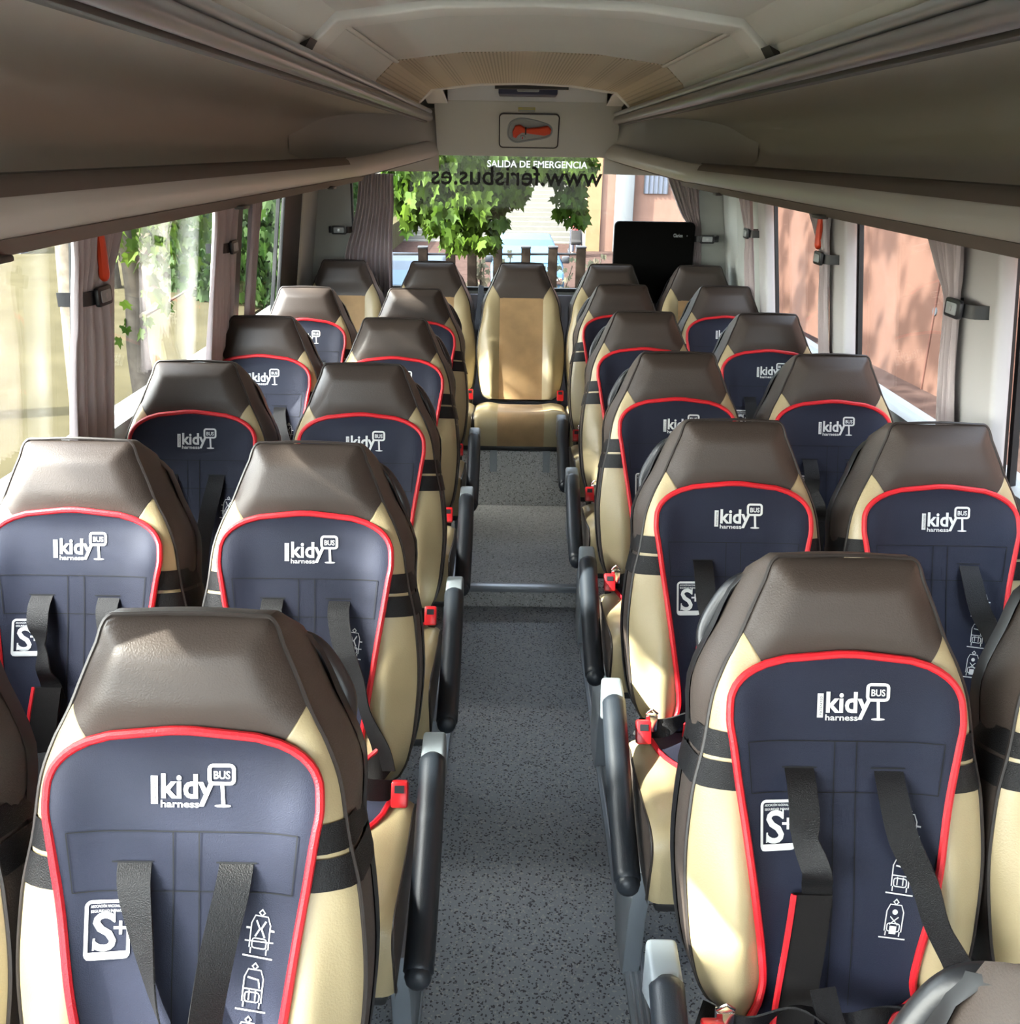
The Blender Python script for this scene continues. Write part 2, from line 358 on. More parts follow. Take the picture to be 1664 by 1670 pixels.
# ---------------------------------------------------------------- luggage racks
RZ, RX = 1.925, .443
RKY0, RKY1 = -1.6, 4.62
def sweep(prof, y0, y1, sx, closed=True):
    mb = MB()
    if closed: mb.prism(prof, lambda a, b: (sx*a, y0, b), lambda a, b: (sx*a, y1, b))
    else:
        n = len(prof)
        mb.add([(sx*a, y, b) for y in (y0, y1) for a, b in prof], [(i, i+1, i+1+n, i+n) for i in range(n-1)])
    return mb
for sx, nm in ((-1, 'left'), (1, 'right')):
    root = empty('luggage_rack', 'long %s overhead luggage rack with a pale rounded lip above the %s windows' % ('brownish grey', nm), 'luggage rack', (0, 0, 0), 'overhead luggage racks')
    trough = spline([(RX+.02, RZ-.012, 0), (.60, RZ+.012, 0), (.80, RZ+.012, 0), (.93, RZ-.02, 0), (.985, RZ-.09, 0), (.99, 1.77, 0), (.955, 1.715, 0), (.88, 1.70, 0), (.74, 1.70, 0)], 8)
    tr2 = [(p.x, p.y) for p in trough]
    outer = [(p[0]+.012, p[1]-.012 if p[1] < 1.75 else p[1]+.010) for p in tr2]
    sweep(tr2+outer[::-1], RKY0, 4.9, sx).build('trough', 'rack', root, angle=60)
    lip = [(p.x, p.y) for p in spline([(.745, 1.700, 0), (.742, 1.738, 0), (.730, 1.745, 0), (.716, 1.735, 0), (.706, 1.712, 0), (.704, 1.69, 0), (.712, 1.668, 0), (.735, 1.672, 0)], 5, True)]
    sweep(lip, RKY0, 4.12, sx).build('lip', 'racklip', root, angle=60)
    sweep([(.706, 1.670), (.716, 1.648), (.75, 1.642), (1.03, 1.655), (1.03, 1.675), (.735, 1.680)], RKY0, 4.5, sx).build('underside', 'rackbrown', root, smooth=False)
    mb = MB(); mb.tube([(sx*.738, RKY0, 1.747), (sx*.738, 4.2, 1.747)], .0035, 6); mb.build('lip_groove', 'raildark', root)
    for yy in (1.25, 2.45, 3.7):
        q = MB(); q.box(sx*.71-.012, sx*.71+.012, yy-.03, yy+.03, 1.643, 1.652); q.build('lip_clip', 'raildark', root, bevel=.003)
    # the lip sweeps inwards and up to close the rear end of the rack
    lipq = [Vector((a, b, 0)) for a, b in lip]
    def sweepq(y): return max(0, (y-4.15)/.97)**2.2
    mb = MB(); vs = []; ny = 22
    for k in range(ny+1):
        y = 4.10+1.02*k/ny; q = sweepq(y)
        vs += [Vector((sx*(p.x-.285*q), y, p.y+.085*q)) for p in lipq]
    n_ = len(lipq)
    mb.add(vs, [(k*n_+i, k*n_+(i+1) % n_, (k+1)*n_+(i+1) % n_, (k+1)*n_+i) for k in range(ny) for i in range(n_)])
    mb.build('lip_end', 'racklip', root, angle=60)
    mb = MB(); mb.grid(lambda u, v: (lambda y: Vector((sx*((.715-.285*sweepq(y))*(1-u)+1.0*u), y, (1.664+.085*sweepq(y))*(1-u)+1.652*u+.010*math.sin(PI*u))))(4.10+1.03*v), 8, 22)
    mb.grid(lambda u, v: (lambda y: Vector((sx*((.735-.285*sweepq(y))*(1-u)+1.0*u), y, (1.715+.085*sweepq(y))*(1-u)+1.69*u)))(4.10+1.03*v), 8, 22)
    mb.build('end_floor', 'rackend', root, angle=60)
    # curved bulkhead closing the shelf
    bp_ = spline([(.995, 4.30, 0), (.965, 4.62, 0), (.87, 4.85, 0), (.70, 4.99, 0), (.52, 5.06, 0), (.425, 5.13, 0)], 6); nb = len(bp_)-1
    mb = MB(); mb.grid(lambda u, v: (lambda p: Vector((sx*p.x, p.y, 1.68+(RZ+.05-1.68)*v)))(bp_[int(round(u*nb))]), nb, 6)
    mb.grid(lambda u, v: (lambda p: Vector((sx*(p.x-.008), p.y-.008, 1.68+(RZ+.05-1.68)*v)))(bp_[int(round(u*nb))]), nb, 6)
    mb.build('bulkhead', 'rackend', root, angle=60)
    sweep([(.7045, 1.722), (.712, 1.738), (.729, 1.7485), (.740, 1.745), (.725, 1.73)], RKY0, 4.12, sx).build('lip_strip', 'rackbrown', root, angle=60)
    # top rail with its dark groove
    mb = MB(); mb.tube([(sx*(RX-.002), RKY0, RZ), (sx*(RX-.002), 4.86, RZ)], .017, 14); mb.build('rail', 'rail', root)
    mb = MB(); mb.box(RX+.008, RX+.03, RKY0, 4.86, RZ-.022, RZ-.010, lambda p: Vector((sx*p.x, p.y, p.z))); mb.build('rail_groove', 'raildark', root, bevel=.002)
    mb = MB(); mb.tube([(sx*(RX-.006), RKY0, RZ+.026), (sx*(RX-.006), 4.86, RZ+.026)], .010, 10); mb.build('rail_bead', 'alu', root)

# ---------------------------------------------------------------- ceiling
def ceil_prof(off=0, xr=.47):
    return [(x, z+off) for x, z in ((-xr, 1.945), (-.455, 1.975), (-.40, 2.025), (-.2, 2.05), (0, 2.056), (.2, 2.05), (.40, 2.025), (.455, 1.975), (xr, 1.945))]
def ceilslab(y0, y1, off, th=.02, prof=None):
    p = prof or ceil_prof(off)
    mb = MB(); mb.prism(p+[(a, b+th) for a, b in p[::-1]], lambda a, b: (a, y0, b), lambda a, b: (a, y1, b)); return mb
struct(ceilslab(YF, 2.09, .012), 'ceiling', 'ceil', angle=20)
o = struct(ceilslab(2.10, 2.22, -.004, .045), 'trim_40', 'ceil2', bevel=.006, seg=3)
struct(ceilslab(2.0, 2.2, .05, .02), 'trim_41', 'seal', angle=20)
struct(ceilslab(2.21, 3.12, .006), 'trim_42', 'ceil', angle=20)
struct(ceilslab(3.11, 4.50, .003), 'trim_43', 'perf', angle=20)
struct(ceilslab(4.49, 4.56, -.002, .03), 'trim_44', 'ceil2', bevel=.004)
for sx in (-1, 1):    # raised longitudinal ribs where the flat centre meets the sloping sides
    mb = MB(); mb.tube([(sx*.40, 2.2, 2.024), (sx*.395, 3.1, 2.026)], .008, 8, flat=.5); struct(mb, 'trim_%d' % (45+(sx > 0)), 'ceil2')
    # dark notches at the ends of the joint
    mb = MB(); mb.prism([(.44, 1.985), (.50, 1.955), (.47, 1.94)], lambda a, b: (sx*a, 2.03, b), lambda a, b: (sx*a, 2.098, b)); struct(mb, 'trim_%d' % (47+(sx > 0)), 'seal', smooth=False)
# recess and rear header
mb = MB(); mb.box(-.36, .40, 4.945, 4.954, 2.006, 2.078); mb.box(-.36, .40, 4.56, 4.98, 2.075, 2.09)
for sx, a, b in ((-1, -.36, -.44), (1, .40, .45)):
    mb.prism([(4.56, 2.035), (4.98, 1.99), (4.98, 2.09), (4.56, 2.09)], lambda y, z: (a, y, z), lambda y, z: (a+sx*.01, y, z))
struct(mb, 'trim_50', 'ceilw', smooth=False)
mb = MB()
for a, b in ((-.46, -.36), (.40, .48)):
    mb.prism([(a, 4.56), (b, 4.56), (b, 4.98), (a, 4.98)], lambda x, y: (x, y, 2.04-(y-4.56)*.12), lambda x, y: (x, y, 2.09))
struct(mb, 'trim_51', 'ceil2', bevel=.005)
mb = MB()
mb.prism([(4.955, 2.003), (5.135, 1.757), (5.15, 1.757), (5.15, 2.19), (4.955, 2.19)], lambda y, z: (-.425, y, z), lambda y, z: (.475, y, z))
struct(mb, 'trim_52', 'header', bevel=.004)
HD = Vector((0, 5.135-4.955, 1.757-2.003)).normalized()          # down the header
HN = Vector((0, HD.z, -HD.y))                                    # out of it, towards the camera
def hp(x, s, t=0):      # x, metres down from the top edge, out
    return Vector((x, 4.955, 2.003))+HD*s+HN*t
def rrect(x0, x1, y0, y1, r, n=5):
    out = []
    for cx, cy, a in ((x1-r, y1-r, 0), (x0+r, y1-r, 90), (x0+r, y0+r, 180), (x1-r, y0+r, 270)):
        for k in range(n+1): an = math.radians(a+90*k/n); out.append((cx+r*math.cos(an), cy+r*math.sin(an)))
    return out
ham = empty('emergency_hammer', 'red emergency hammer set sideways in a rounded grey panel above the rear window', 'hammer', (0.033, 4.955, 2.003))
def hloc(mb): return dict(tr=lambda p: p-Vector((0.033, 4.955, 2.003)))
mb = MB(); mb.prism(rrect(-.112, .178, .060, .248, .02), lambda a, b: hp(a, b, .001), lambda a, b: hp(a, b, .006)); mb.build('panel', 'header', ham, bevel=.002, **hloc(mb))
mb = MB(); mb.tube([hp(a, b, .006) for a, b in rrect(-.112, .178, .060, .248, .02)], .0035, 6, closed=True); mb.build('panel_frame', 'raildark', ham, **hloc(mb))
mb = MB()
pts = spline([(-.07, .15, 0), (-.055, .105, 0), (-.01, .085, 0), (.06, .095, 0), (.13, .12, 0), (.145, .155, 0), (.12, .185, 0), (.03, .205, 0), (-.03, .215, 0), (-.065, .19, 0)], 5, True)
mb.tube([hp(p.x, p.y, .008) for p in pts], .005, 6, closed=True)
mb.prism([(p.x, p.y) for p in pts], lambda a, b: hp(a, b, .004), lambda a, b: hp(a, b, .0075)); mb.build('recess', 'grey', ham, **hloc(mb))
mb = MB()
handle = [(-.035, .12), (-.01, .115), (.02, .135), (.08, .128), (.125, .118), (.142, .135), (.138, .158), (.11, .168), (.05, .160), (.0, .152), (-.02, .168), (-.03, .185), (-.045, .178), (-.048, .15)]
mb.prism(handle, lambda a, b: hp(a, b, .008), lambda a, b: hp(a, b, .024)); mb.build('handle', 'orange', ham, bevel=.004, **hloc(mb))
mb = MB(); mb.prism([(.013, .13), (.02, .13), (.02, .160), (.013, .160)], lambda a, b: hp(a, b, .01), lambda a, b: hp(a, b, .026)); mb.build('band', 'seal', ham, smooth=False, **hloc(mb))
mb = MB(); mb.prism([(.002+.014*math.cos(k*PI/8), .188+.014*math.sin(k*PI/8)) for k in range(16)], lambda a, b: hp(a, b, .008), lambda a, b: hp(a, b, .013)); sl = mb.build('seal_button', 'grey', ham, bevel=.002, **hloc(mb))
mb = MB(); mb.prism([(.000, .182), (.004, .182), (.004, .194), (.000, .194)], lambda a, b: hp(a, b, .013), lambda a, b: hp(a, b, .0135)); mb.build('seal_mark', 'red', sl, smooth=False, **hloc(mb))
lab = MB(); lab.prism(rrect(-.022, .060, .028, .050, .002), lambda a, b: hp(a, b, .001), lambda a, b: hp(a, b, .0025))
o = lab.build('warning_label', 'yellow', smooth=False); tag(o, 'tiny yellow and grey notice sticker above the rear emergency hammer panel', 'label')
lb = MB(); lb.prism([(-.020, .039), (.058, .039), (.058, .049), (-.020, .049)], lambda a, b: hp(a, b, .0026), lambda a, b: hp(a, b, .0030))
lb.prism([(-.004, .030), (.052, .030), (.052, .033), (-.004, .033)], lambda a, b: hp(a, b, .0026), lambda a, b: hp(a, b, .0030)); lb.build('notice_print', 'grey', o, smooth=False)
# black roof device in the recess
dv = empty('ceiling_latch', 'dark blue and black latch bar in the white recess above the rear header', 'latch', (.03, 4.80, 2.03))
mb = MB(); mb.tube([(-.13, 4.66, 2.052), (.20, 4.66, 2.052)], .010, 10); mb.box(-.12, .19, 4.66, 4.70, 2.05, 2.078)
mb.build('bar', 'black', dv, tr=lambda p: p-Vector((.03, 4.80, 2.03)))
mb = MB(); mb.box(-.115, .155, 4.72, 4.90, 2.022, 2.078); mb.build('housing', mat('latch_blue', (.035, .04, .09), .35), dv, bevel=.008, tr=lambda p: p-Vector((.03, 4.80, 2.03)))
mb = MB(); mb.box(-.03, .07, 4.705, 4.73, 2.035, 2.062); mb.build('button', 'grey', dv, bevel=.005, tr=lambda p: p-Vector((.03, 4.80, 2.03)))

# ================================================================ SEATS
L, TAU, ZT = .675, .30, 1.25-FL
ST, CT = math.sin(TAU), math.cos(TAU)
def B(u, w, t):
    t -= .022
    return Vector((u, -(L-w)*ST-t*CT, ZT-(L-w)*CT+t*ST))
HW = ([0, .015, .05, .12, .22, .32, .40, .47, .52, .555, .60, .64, .665, .674, .68], [.172, .196, .213, .226, .233, .226, .210, .200, .185, .168, .150, .133, .121, .113, .098])
def hw(w): return interp(HW[0], HW[1], w)-.013-.004*sm((w-.45)/.1)+.004*sm((w-.64)/.03)
def flare(w): return .020*sm((w-.36)/.14)*(1-.5*sm((w-.63)/.045))
def topw(u): return L-.012*(abs(u)/.105)**2*0
def S(u, w):
    h = hw(w); e = min(h-abs(u), L-w, w+.02)
    a = .018*math.sqrt(max(0, 1-(1-max(0, min(1, e/.040)))**2))
    bol = math.exp(-((abs(u)-.152)/.036)**2)*sm((.54-w)/.12)*(.012+.022*sm((.36-w)/.2))
    bol *= sm((h-abs(u))/.02)
    cr = .020*sm((w-.5)/.08)*(1-(u/.2)**2)
    lum = .012*math.exp(-((w-.16)/.12)**2)*(1-min(1, (abs(u)/.22)**2))
    return a+bol+cr*sm(e/.05)+lum
CW = .108
def cin(w):
    if w < .495: return CW
    return CW+(hw(w)-CW)*min(1, ((w-.495)/.072))**1.7
def outline(n=40, off=0):
    pts = []
    ws = [L*(1-math.cos(PI*k/(2*n)))*0+L*k/n for k in range(n+1)]
    ws = sorted(set([round(w, 5) for w in ws]+[.655, .66, .668, .672, .676, .006, .012]))
    for w in ws: pts.append((-hw(w)-off, w))
    for k in range(1, 8): pts.append((-.098+.196*k/8, L+.004*math.sin(PI*k/8)+off))
    for w in reversed(ws): pts.append((hw(w)+off, w))
    for k in range(1, 8): pts.append((.165-.33*k/8, -.004-off))
    return pts
OUT = outline()
meshes = {}
def build_seat(side, aisle, harness=True, back_row=False):
    """side -1: aisle edge is towards +x (left block); side 1: aisle edge towards -x. side 0: middle"""
    root = bpy.data.objects.new('bus_seat', None); COL.objects.link(root); root.empty_display_size = .1
    def part(mb, name, m, parent=root, key=None, **k):
        key = key or name
        if key in meshes: return link(name, meshes[key], parent)
        me = mb.mesh(name, m, **k) ; meshes[key] = me; return link(name, me, parent)
    have = 'headrest' in meshes
    mb = MB()
    if not have:
        mb.grid(lambda u, v: (lambda w: B((2*u-1)*cin(w) if w < .567 else (2*u-1)*hw(w), w, S((2*u-1)*(cin(w) if w < .567 else hw(w)), w)))(.50+(L-.50)*v), 28, 26)
    part(mb, 'headrest', 'brown', angle=80)
    for s in (-1, 1):
        mb = MB()
        k = 'bolster%d' % s
        if k not in meshes:
            def bf(u, v):
                w = .567*v; a = cin(w); x = a+(hw(w)-a)*u
                return B(s*x, w, S(x, w)-.0015*(1-sm(u/.08)))
            mb.grid(bf, 12, 44)
        part(mb, 'bolster', 'beige', key=k, angle=80)
    mb = MB()
    if 'centre' not in meshes:
        mb.grid(lambda u, v: B((2*u-1)*CW, .503*v, S((2*u-1)*CW, .503*v)-.0015*(1-sm((1-abs(2*u-1))/.06))), 16, 36)
    part(mb, 'centre_panel', 'tan', key='centre', angle=80)
    # side gusset
    mb = MB()
    if 'gusset' not in meshes:
        N = len(OUT)
        def gf(u, v):
            i = int(round(u*N)) % N; x, w = OUT[i]
            bul = .004*math.sin(PI*v)+flare(w)*sm(v*1.1); c = Vector((0, .34)); d = Vector((x, w-.34)); d.normalize()
            k_ = 1-.5*sm((w-.635)/.04); return B(x+d.x*bul, w+d.y*bul*.5-.010*v*(1-k_), .003-.088*v*k_)
        mb.grid(gf, N, 6, True)
    part(mb, 'side_cover', 'gusset', key='gusset', angle=60)
    mb = MB()
    if 'piping' not in meshes: mb.tube([B(x, w, .002) for x, w in OUT], .0032, 6, closed=True)
    part(mb, 'piping', 'pipe')
    mb = MB()
    if 'shell' not in meshes:
        o1 = outline(24, .004); n = len(o1)
        rings = []
        for sc, t in ((.995, -.078), (1.0, -.084), (1.0, -.105), (.9, -.118), (.6, -.122)):
            rings.append([B((x+(flare(w) if x > 0 else -flare(w))*.85*min(1, abs(x)/.1))*sc, .34+(w-.34)*sc-.016*sm((w-.60)/.07), t*(1-.5*sm((w-.635)/.04))) for x, w in o1])
        vs = [p for r in rings for p in r]; fs = []
        for j in range(4):
            for i in range(n): fs.append((j*n+i, j*n+(i+1) % n, (j+1)*n+(i+1) % n, (j+1)*n+i))
        fs.append(tuple(4*n+i for i in range(n)))
        mb.add(vs, fs)
    part(mb, 'back_shell', 'shell', key='shell', angle=50)
    # cushion: profile along y
    XC = .218
    prof = spline([(-.205, .575, 0), (-.26, .595, 0), (-.34, .598, 0), (-.46, .615, 0), (-.55, .632, 0), (-.585, .622, 0), (-.602, .585, 0), (-.600, .53, 0), (-.590, .478, 0)], 6)
    np_ = len(prof)-1
    def cf(x, v):
        s = v*np_; i = min(np_-1, int(s)); p = prof[i].lerp(prof[i+1], s-i)
        e = (XC+.002-abs(x))/.03; d = .018*(1-math.sqrt(max(0, 1-(1-max(0, min(1, e)))**2)))
        up_ = 1 if v < .62 else max(0, 1-(v-.62)/.2)
        bol = .010*math.exp(-((abs(x)-.155)/.04)**2)*up_
        return Vector((x, p.x+d*(1-up_), p.y-FL-d*up_+bol))
    mb = MB()
    if 'cush' not in meshes: mb.grid(lambda u, v: cf((2*u-1)*.108, v), 12, 44)
    part(mb, 'cushion_centre', 'tan', key='cush', angle=80)
    for s in (-1, 1):
        mb = MB(); k = 'cushs%d' % s
        if k not in meshes: mb.grid(lambda u, v: cf(s*(.108+(XC-.108)*u), v), 10, 44)
        part(mb, 'cushion_bolster', 'beige', key=k, angle=80)
        mb = MB(); k = 'cushg%d' % s
        if k not in meshes:
            mb.grid(lambda u, v: (lambda p: Vector((s*(XC+.004*math.sin(PI*u)), p.y, p.z+(.478-FL-p.z-.002)*u)))(cf(XC, v*.93)), 4, 40)
        part(mb, 'cushion_side', 'gusset', key=k, angle=60)
        mb = MB(); k = 'cushp%d' % s
        if k not in meshes: mb.tube([cf(s*XC, v/40) for v in range(41)], .003, 6)
        part(mb, 'cushion_piping', 'pipe', key=k)
    mb = MB()
    if 'pan' not in meshes: mb.box(-.205, .205, -.59, -.12, .455-FL, .488-FL)
    part(mb, 'seat_pan', 'shell', key='pan', bevel=.01)
    fz = {0: 0}.get(0)
    # buckle on its stalk, on the aisle side (towards the pair for window seats)
    bs = -side if side else 1
    if not back_row or True:
        for s in ((bs,) if side else (1,)):
            mb = MB(); k = 'buckle%d' % s
            if k not in meshes: mb.tube([(s*.188, -.20, .45), (s*.195, -.24, .50), (s*.196, -.268, .525)], .010, 8, flat=.5)
            b = part(mb, 'buckle_stalk', 'black', key=k)
            mb = MB(); k = 'buckleb%d' % s
            if k not in meshes: mb.box(-.016, .016, -.012, .012, -.024, .026, lambda p: Matrix.Rotation(-.5, 3, 'X') @ p+Vector((s*.196, -.278, .545)))
            part(mb, 'belt_buckle', 'buckle', key=k, bevel=.005)
            mb = MB(); k = 'buckles%d' % s
            if k not in meshes: mb.box(-.009, .009, -.0135, -.0115, .004, .018, lambda p: Matrix.Rotation(-.5, 3, 'X') @ p+Vector((s*.196, -.278, .545)))
            part(mb, 'buckle_slot', 'black', b, key=k, smooth=False)
    if aisle:
        s = -side
        mb = MB(); k = 'arm%d' % s
        if k not in meshes:
            path = spline([(s*.254, -.215, .585), (s*.256, -.28, .560), (s*.257, -.40, .500), (s*.257, -.52, .445), (s*.256, -.585, .418)], 5)
            rr = [.027*(.72 if i == 0 else 1)*(.6 if i == len(path)-1 else 1) for i in range(len(path))]
            mb.tube(path, rr, 14, nrm=(1, 0, 0), flat=.95)
            vs = mb.v
            mb.ball(path[-1]-Vector((0, .0, 0)), .024, 12, (.95, .7, 1))
        arm = part(mb, 'armrest', 'arm', key=k, angle=60)
        mb = MB(); k = 'armc%d' % s
        if k not in meshes:
            mb.prism([(-.16, .610), (-.225, .600), (-.243, .588), (-.235, .545), (-.16, .50)], lambda y, z: (s*.232, y, z), lambda y, z: (s*.278, y, z))
        part(mb, 'armrest_bracket', 'armcap', arm, key=k, bevel=.008, seg=3)
        # grab handle
        mb = MB(); k = 'grab%d' % s
        if k not in meshes:
            pts = spline([B(s*.06, .600, -.07), B(s*.098, .628, -.085), B(s*.130, .622, -.10), B(s*.156, .588, -.112), B(s*.176, .54, -.115), B(s*.172, .49, -.095)], 6)
            mb.tube(pts, .0135, 10)
        part(mb, 'grab_handle', 'black', key=k)
        # leg frame
    for s, nm in ((-1, 'a'), (1, 'b')):
        if back_row:
            continue
        big = aisle and s == -side
        mb = MB(); k = 'leg%d%d' % (s, big)
        if k not in meshes:
            x0, x1 = (s*.185, s*.225) if big else (s*.16, s*.18)
            pl = [(-.50, .37), (-.20, .37), (-.22, .20), (-.26, .0), (-.40, .0), (-.43, .20)] if big else [(-.40, .37), (-.28, .37), (-.28, 0), (-.36, 0)]
            mb.prism(pl, lambda y, z: (x0, y, z), lambda y, z: (x1, y, z))
        part(mb, 'leg', 'frame', key=k, bevel=.008)
    if back_row:
        for s in (-1, 1):
            mb = MB(); k = 'brk%d' % s
            if k not in meshes:
                mb.box(s*.125-.017, s*.125+.017, -.572, -.566, .245, .36); mb.box(s*.125-.017, s*.125+.017, -.572, -.53, .352, .362)
                mb.box(s*.125-.015, s*.125+.015, -.56, -.2, .3535, .366)
                mb.tube([(s*.125, -.575, .285), (s*.125, -.570, .285)], .006, 8)
            part(mb, 'mounting_bracket', 'grey', key=k, bevel=.002)
    return root

# ---------------------------------------------------------------- child harness (pad strapped over a backrest)
PW = ([-.03, .0, .03, .06, .10, .17, .24, .30, .36, .41, .445, .470, .490, .506, .518, .528, .535, .5385, .540], [.150, .142, .118, .112, .116, .128, .139, .148, .158, .166, .1715, .1705, .1635, .150, .132, .107, .075, .042, .018])
def pw(w): return .975*interp(PW[0], PW[1], w)
def SP(u, w, o=.008): return B(u, w, S(u, max(0.03, w))*1.0+o)
def flat_map(vs, fs, mb, f): mb.add([f(*v) for v in vs], fs)
def line2d(pts, width, f, mb, closed=False):
    """flat stroke on the pad"""
    n = len(pts); P = [Vector(p) for p in pts]; vs = []
    for i in range(n):
        t = (P[(i+1) % n]-P[i-1]) if closed else (P[min(i+1, n-1)]-P[max(0, i-1)])
        if t.length < 1e-9: t = Vector((1, 0))
        t.normalize(); q = Vector((-t.y, t.x))*width/2
        vs += [f(*(P[i]+q)), f(*(P[i]-q))]
    fs = [(2*i, 2*i+1, 2*((i+1) % n)+1, 2*((i+1) % n)) for i in range(n if closed else n-1)]
    mb.add(vs, fs)
def fill2d(poly, f, mb): mb.add([f(*p) for p in poly], [tuple(range(len(poly)))])
hm = {}
def build_harness(variant):
    root = bpy.data.objects.new('child_harness', None); COL.objects.link(root); root.empty_display_size = .05
    def part(mb, name, m, parent=root, key=None, **k):
        key = key or name
        if key in hm: return link(name, hm[key], parent)
        me = mb.mesh(name, m, **k); hm[key] = me; return link(name, me, parent)
    mb = MB()
    if 'pad' not in hm:
        ws = [-.03+.57*k/56 for k in range(57)]
        for o, in ((.008,),):
            mb.grid(lambda u, v: (lambda w: SP((2*u-1)*pw(w), w, o))(-.03+(.57)*v), 28, 80)
        # rim down to the leather
        mb.grid(lambda u, v: SP(-pw(-.03+.57*u), -.03+.57*u, .008-.007*v), 70, 1)
        mb.grid(lambda u, v: SP(pw(-.03+.57*u), -.03+.57*u, .008-.007*v), 70, 1)
    pad = part(mb, 'pad', 'navy', angle=80)
    mb = MB()
    ed = []
    if 'trim' not in hm:
        for k in range(71): w = -.03+.57*k/70; ed.append((-pw(w), w))
        ed.append((-.009, .5405)); ed.append((.009, .5405))
        for k in range(70, -1, -1): w = -.03+.57*k/70; ed.append((pw(w), w))
        mb.tube([SP(u, w, .007) for u, w in ed], .0058, 8, flat=1)
    part(mb, 'red_binding', 'red', pad, key='trim')
    f = lambda u, w: SP(u, w, .0093)
    mb = MB()
    if 'logo' not in hm:
        # bus-stop logo
        X0, W0 = -.0365, .449
        lg = lambda u, w: f(-.041+(u-X0)*1.19, .4485+(w-W0)*1.10)
        sk = lambda vs, x, y: [(X0+x+a, W0+y+b) for a, b in vs]
        fill2d([(X0, W0-.002), (X0+.0072, W0-.002), (X0+.0072, W0+.030), (X0, W0+.030)], lg, mb)
        vs, fs = text2d('kidy', .040, 'LEFT', .0011, 1.02)
        kx = max(v[0] for v in vs); sc = .056/kx
        flat_map(sk([(a*sc, b*.95) for a, b in vs], .0095, .0055), fs, mb, lg)
        vs, fs = text2d('harness', .0112, 'LEFT', .00022); kx = max(v[0] for v in vs); sc = .040/kx
        flat_map(sk([(a*sc, b) for a, b in vs], .0095, -.0055), fs, mb, lg)
        line2d([(X0+a, W0+b) for a, b in rrect(.0605, .0855, .022, .0425, .004, 3)], .004, lg, mb, True)
        vs, fs = text2d('BUS', .0130, 'LEFT', .0003); kx = max(v[0] for v in vs); sc = .0175/kx
        flat_map(sk([(a*sc, b*.95) for a, b in vs], .0643, .0275), fs, mb, lg)
        line2d([(X0+.0735, W0+.022), (X0+.0745, W0-.002)], .0038, lg, mb)
        fill2d([(X0+.0740+.0085*math.cos(k*PI/6), W0-.0035+.0017*math.sin(k*PI/6)) for k in range(12)], lg, mb)
    part(mb, 'logo', 'white', pad, key='logo', smooth=False)
    mb = MB()
    if 'patent' not in hm:
        vs, fs = text2d('PATENTED', .0048, 'LEFT', .0); kx = max(v[0] for v in vs); sc = .026/kx
        g = lambda u, w: SP(u, w, .0098)
        flat_map([(-.041+.0068-b, .4485+.001+a*sc*1.1) for a, b in vs], fs, mb, g)
    part(mb, 'logo_small_print', 'navy', pad, key='patent', smooth=False)
    mb = MB()
    if 'emblem' not in hm:
        x0, x1, y0, y1 = -.121, -.066, .252, .327
        line2d(rrect(x0+.003, x1-.003, y0+.003, y1-.003, .006, 4), .0042, f, mb, True)
        fill2d([(x0+.004, y0+.002), (x1-.004, y0+.002), (x1-.004, y0+.011), (x0+.004, y0+.011)], f, mb)
        vs, fs = text2d('S', .066, 'LEFT', .0010); kx = max(v[0] for v in vs); kn = min(v[0] for v in vs)
        flat_map([(x0+.010+(a-kn)*.027/(kx-kn), y0+.012+b) for a, b in vs], fs, mb, f)
        fill2d([(x0+.0098, y0+.0125), (x0+.0118, y0+.0125), (x0+.0128, y0+.027), (x0+.0103, y0+.027)], f, mb)
        fill2d([(x0+.0335, y0+.046), (x0+.0362, y0+.046), (x0+.0362, y0+.0595), (x0+.0340, y0+.0595)], f, mb)
        cx, cy = -.0785, .291
        fill2d([(cx-.0085, cy-.0018), (cx+.0085, cy-.0018), (cx+.0085, cy+.0018), (cx-.0085, cy+.0018)], f, mb)
        fill2d([(cx-.0018, cy-.0085), (cx+.0018, cy-.0085), (cx+.0018, cy+.0085), (cx-.0018, cy+.0085)], f, mb)
        for s_, yy in (('ASOCIACIÓN NACIONAL DE', .3165), ('SEGURIDAD INFANTIL', .3105)):
            vs, fs = text2d(s_, .0046, 'LEFT', .0001); kx = max(v[0] for v in vs); sc = .040/kx
            flat_map([(x0+.0075+a*sc, yy+b) for a, b in vs], fs, mb, f)
    part(mb, 'emblem', 'white', pad, key='emblem', smooth=False)
    mb = MB()
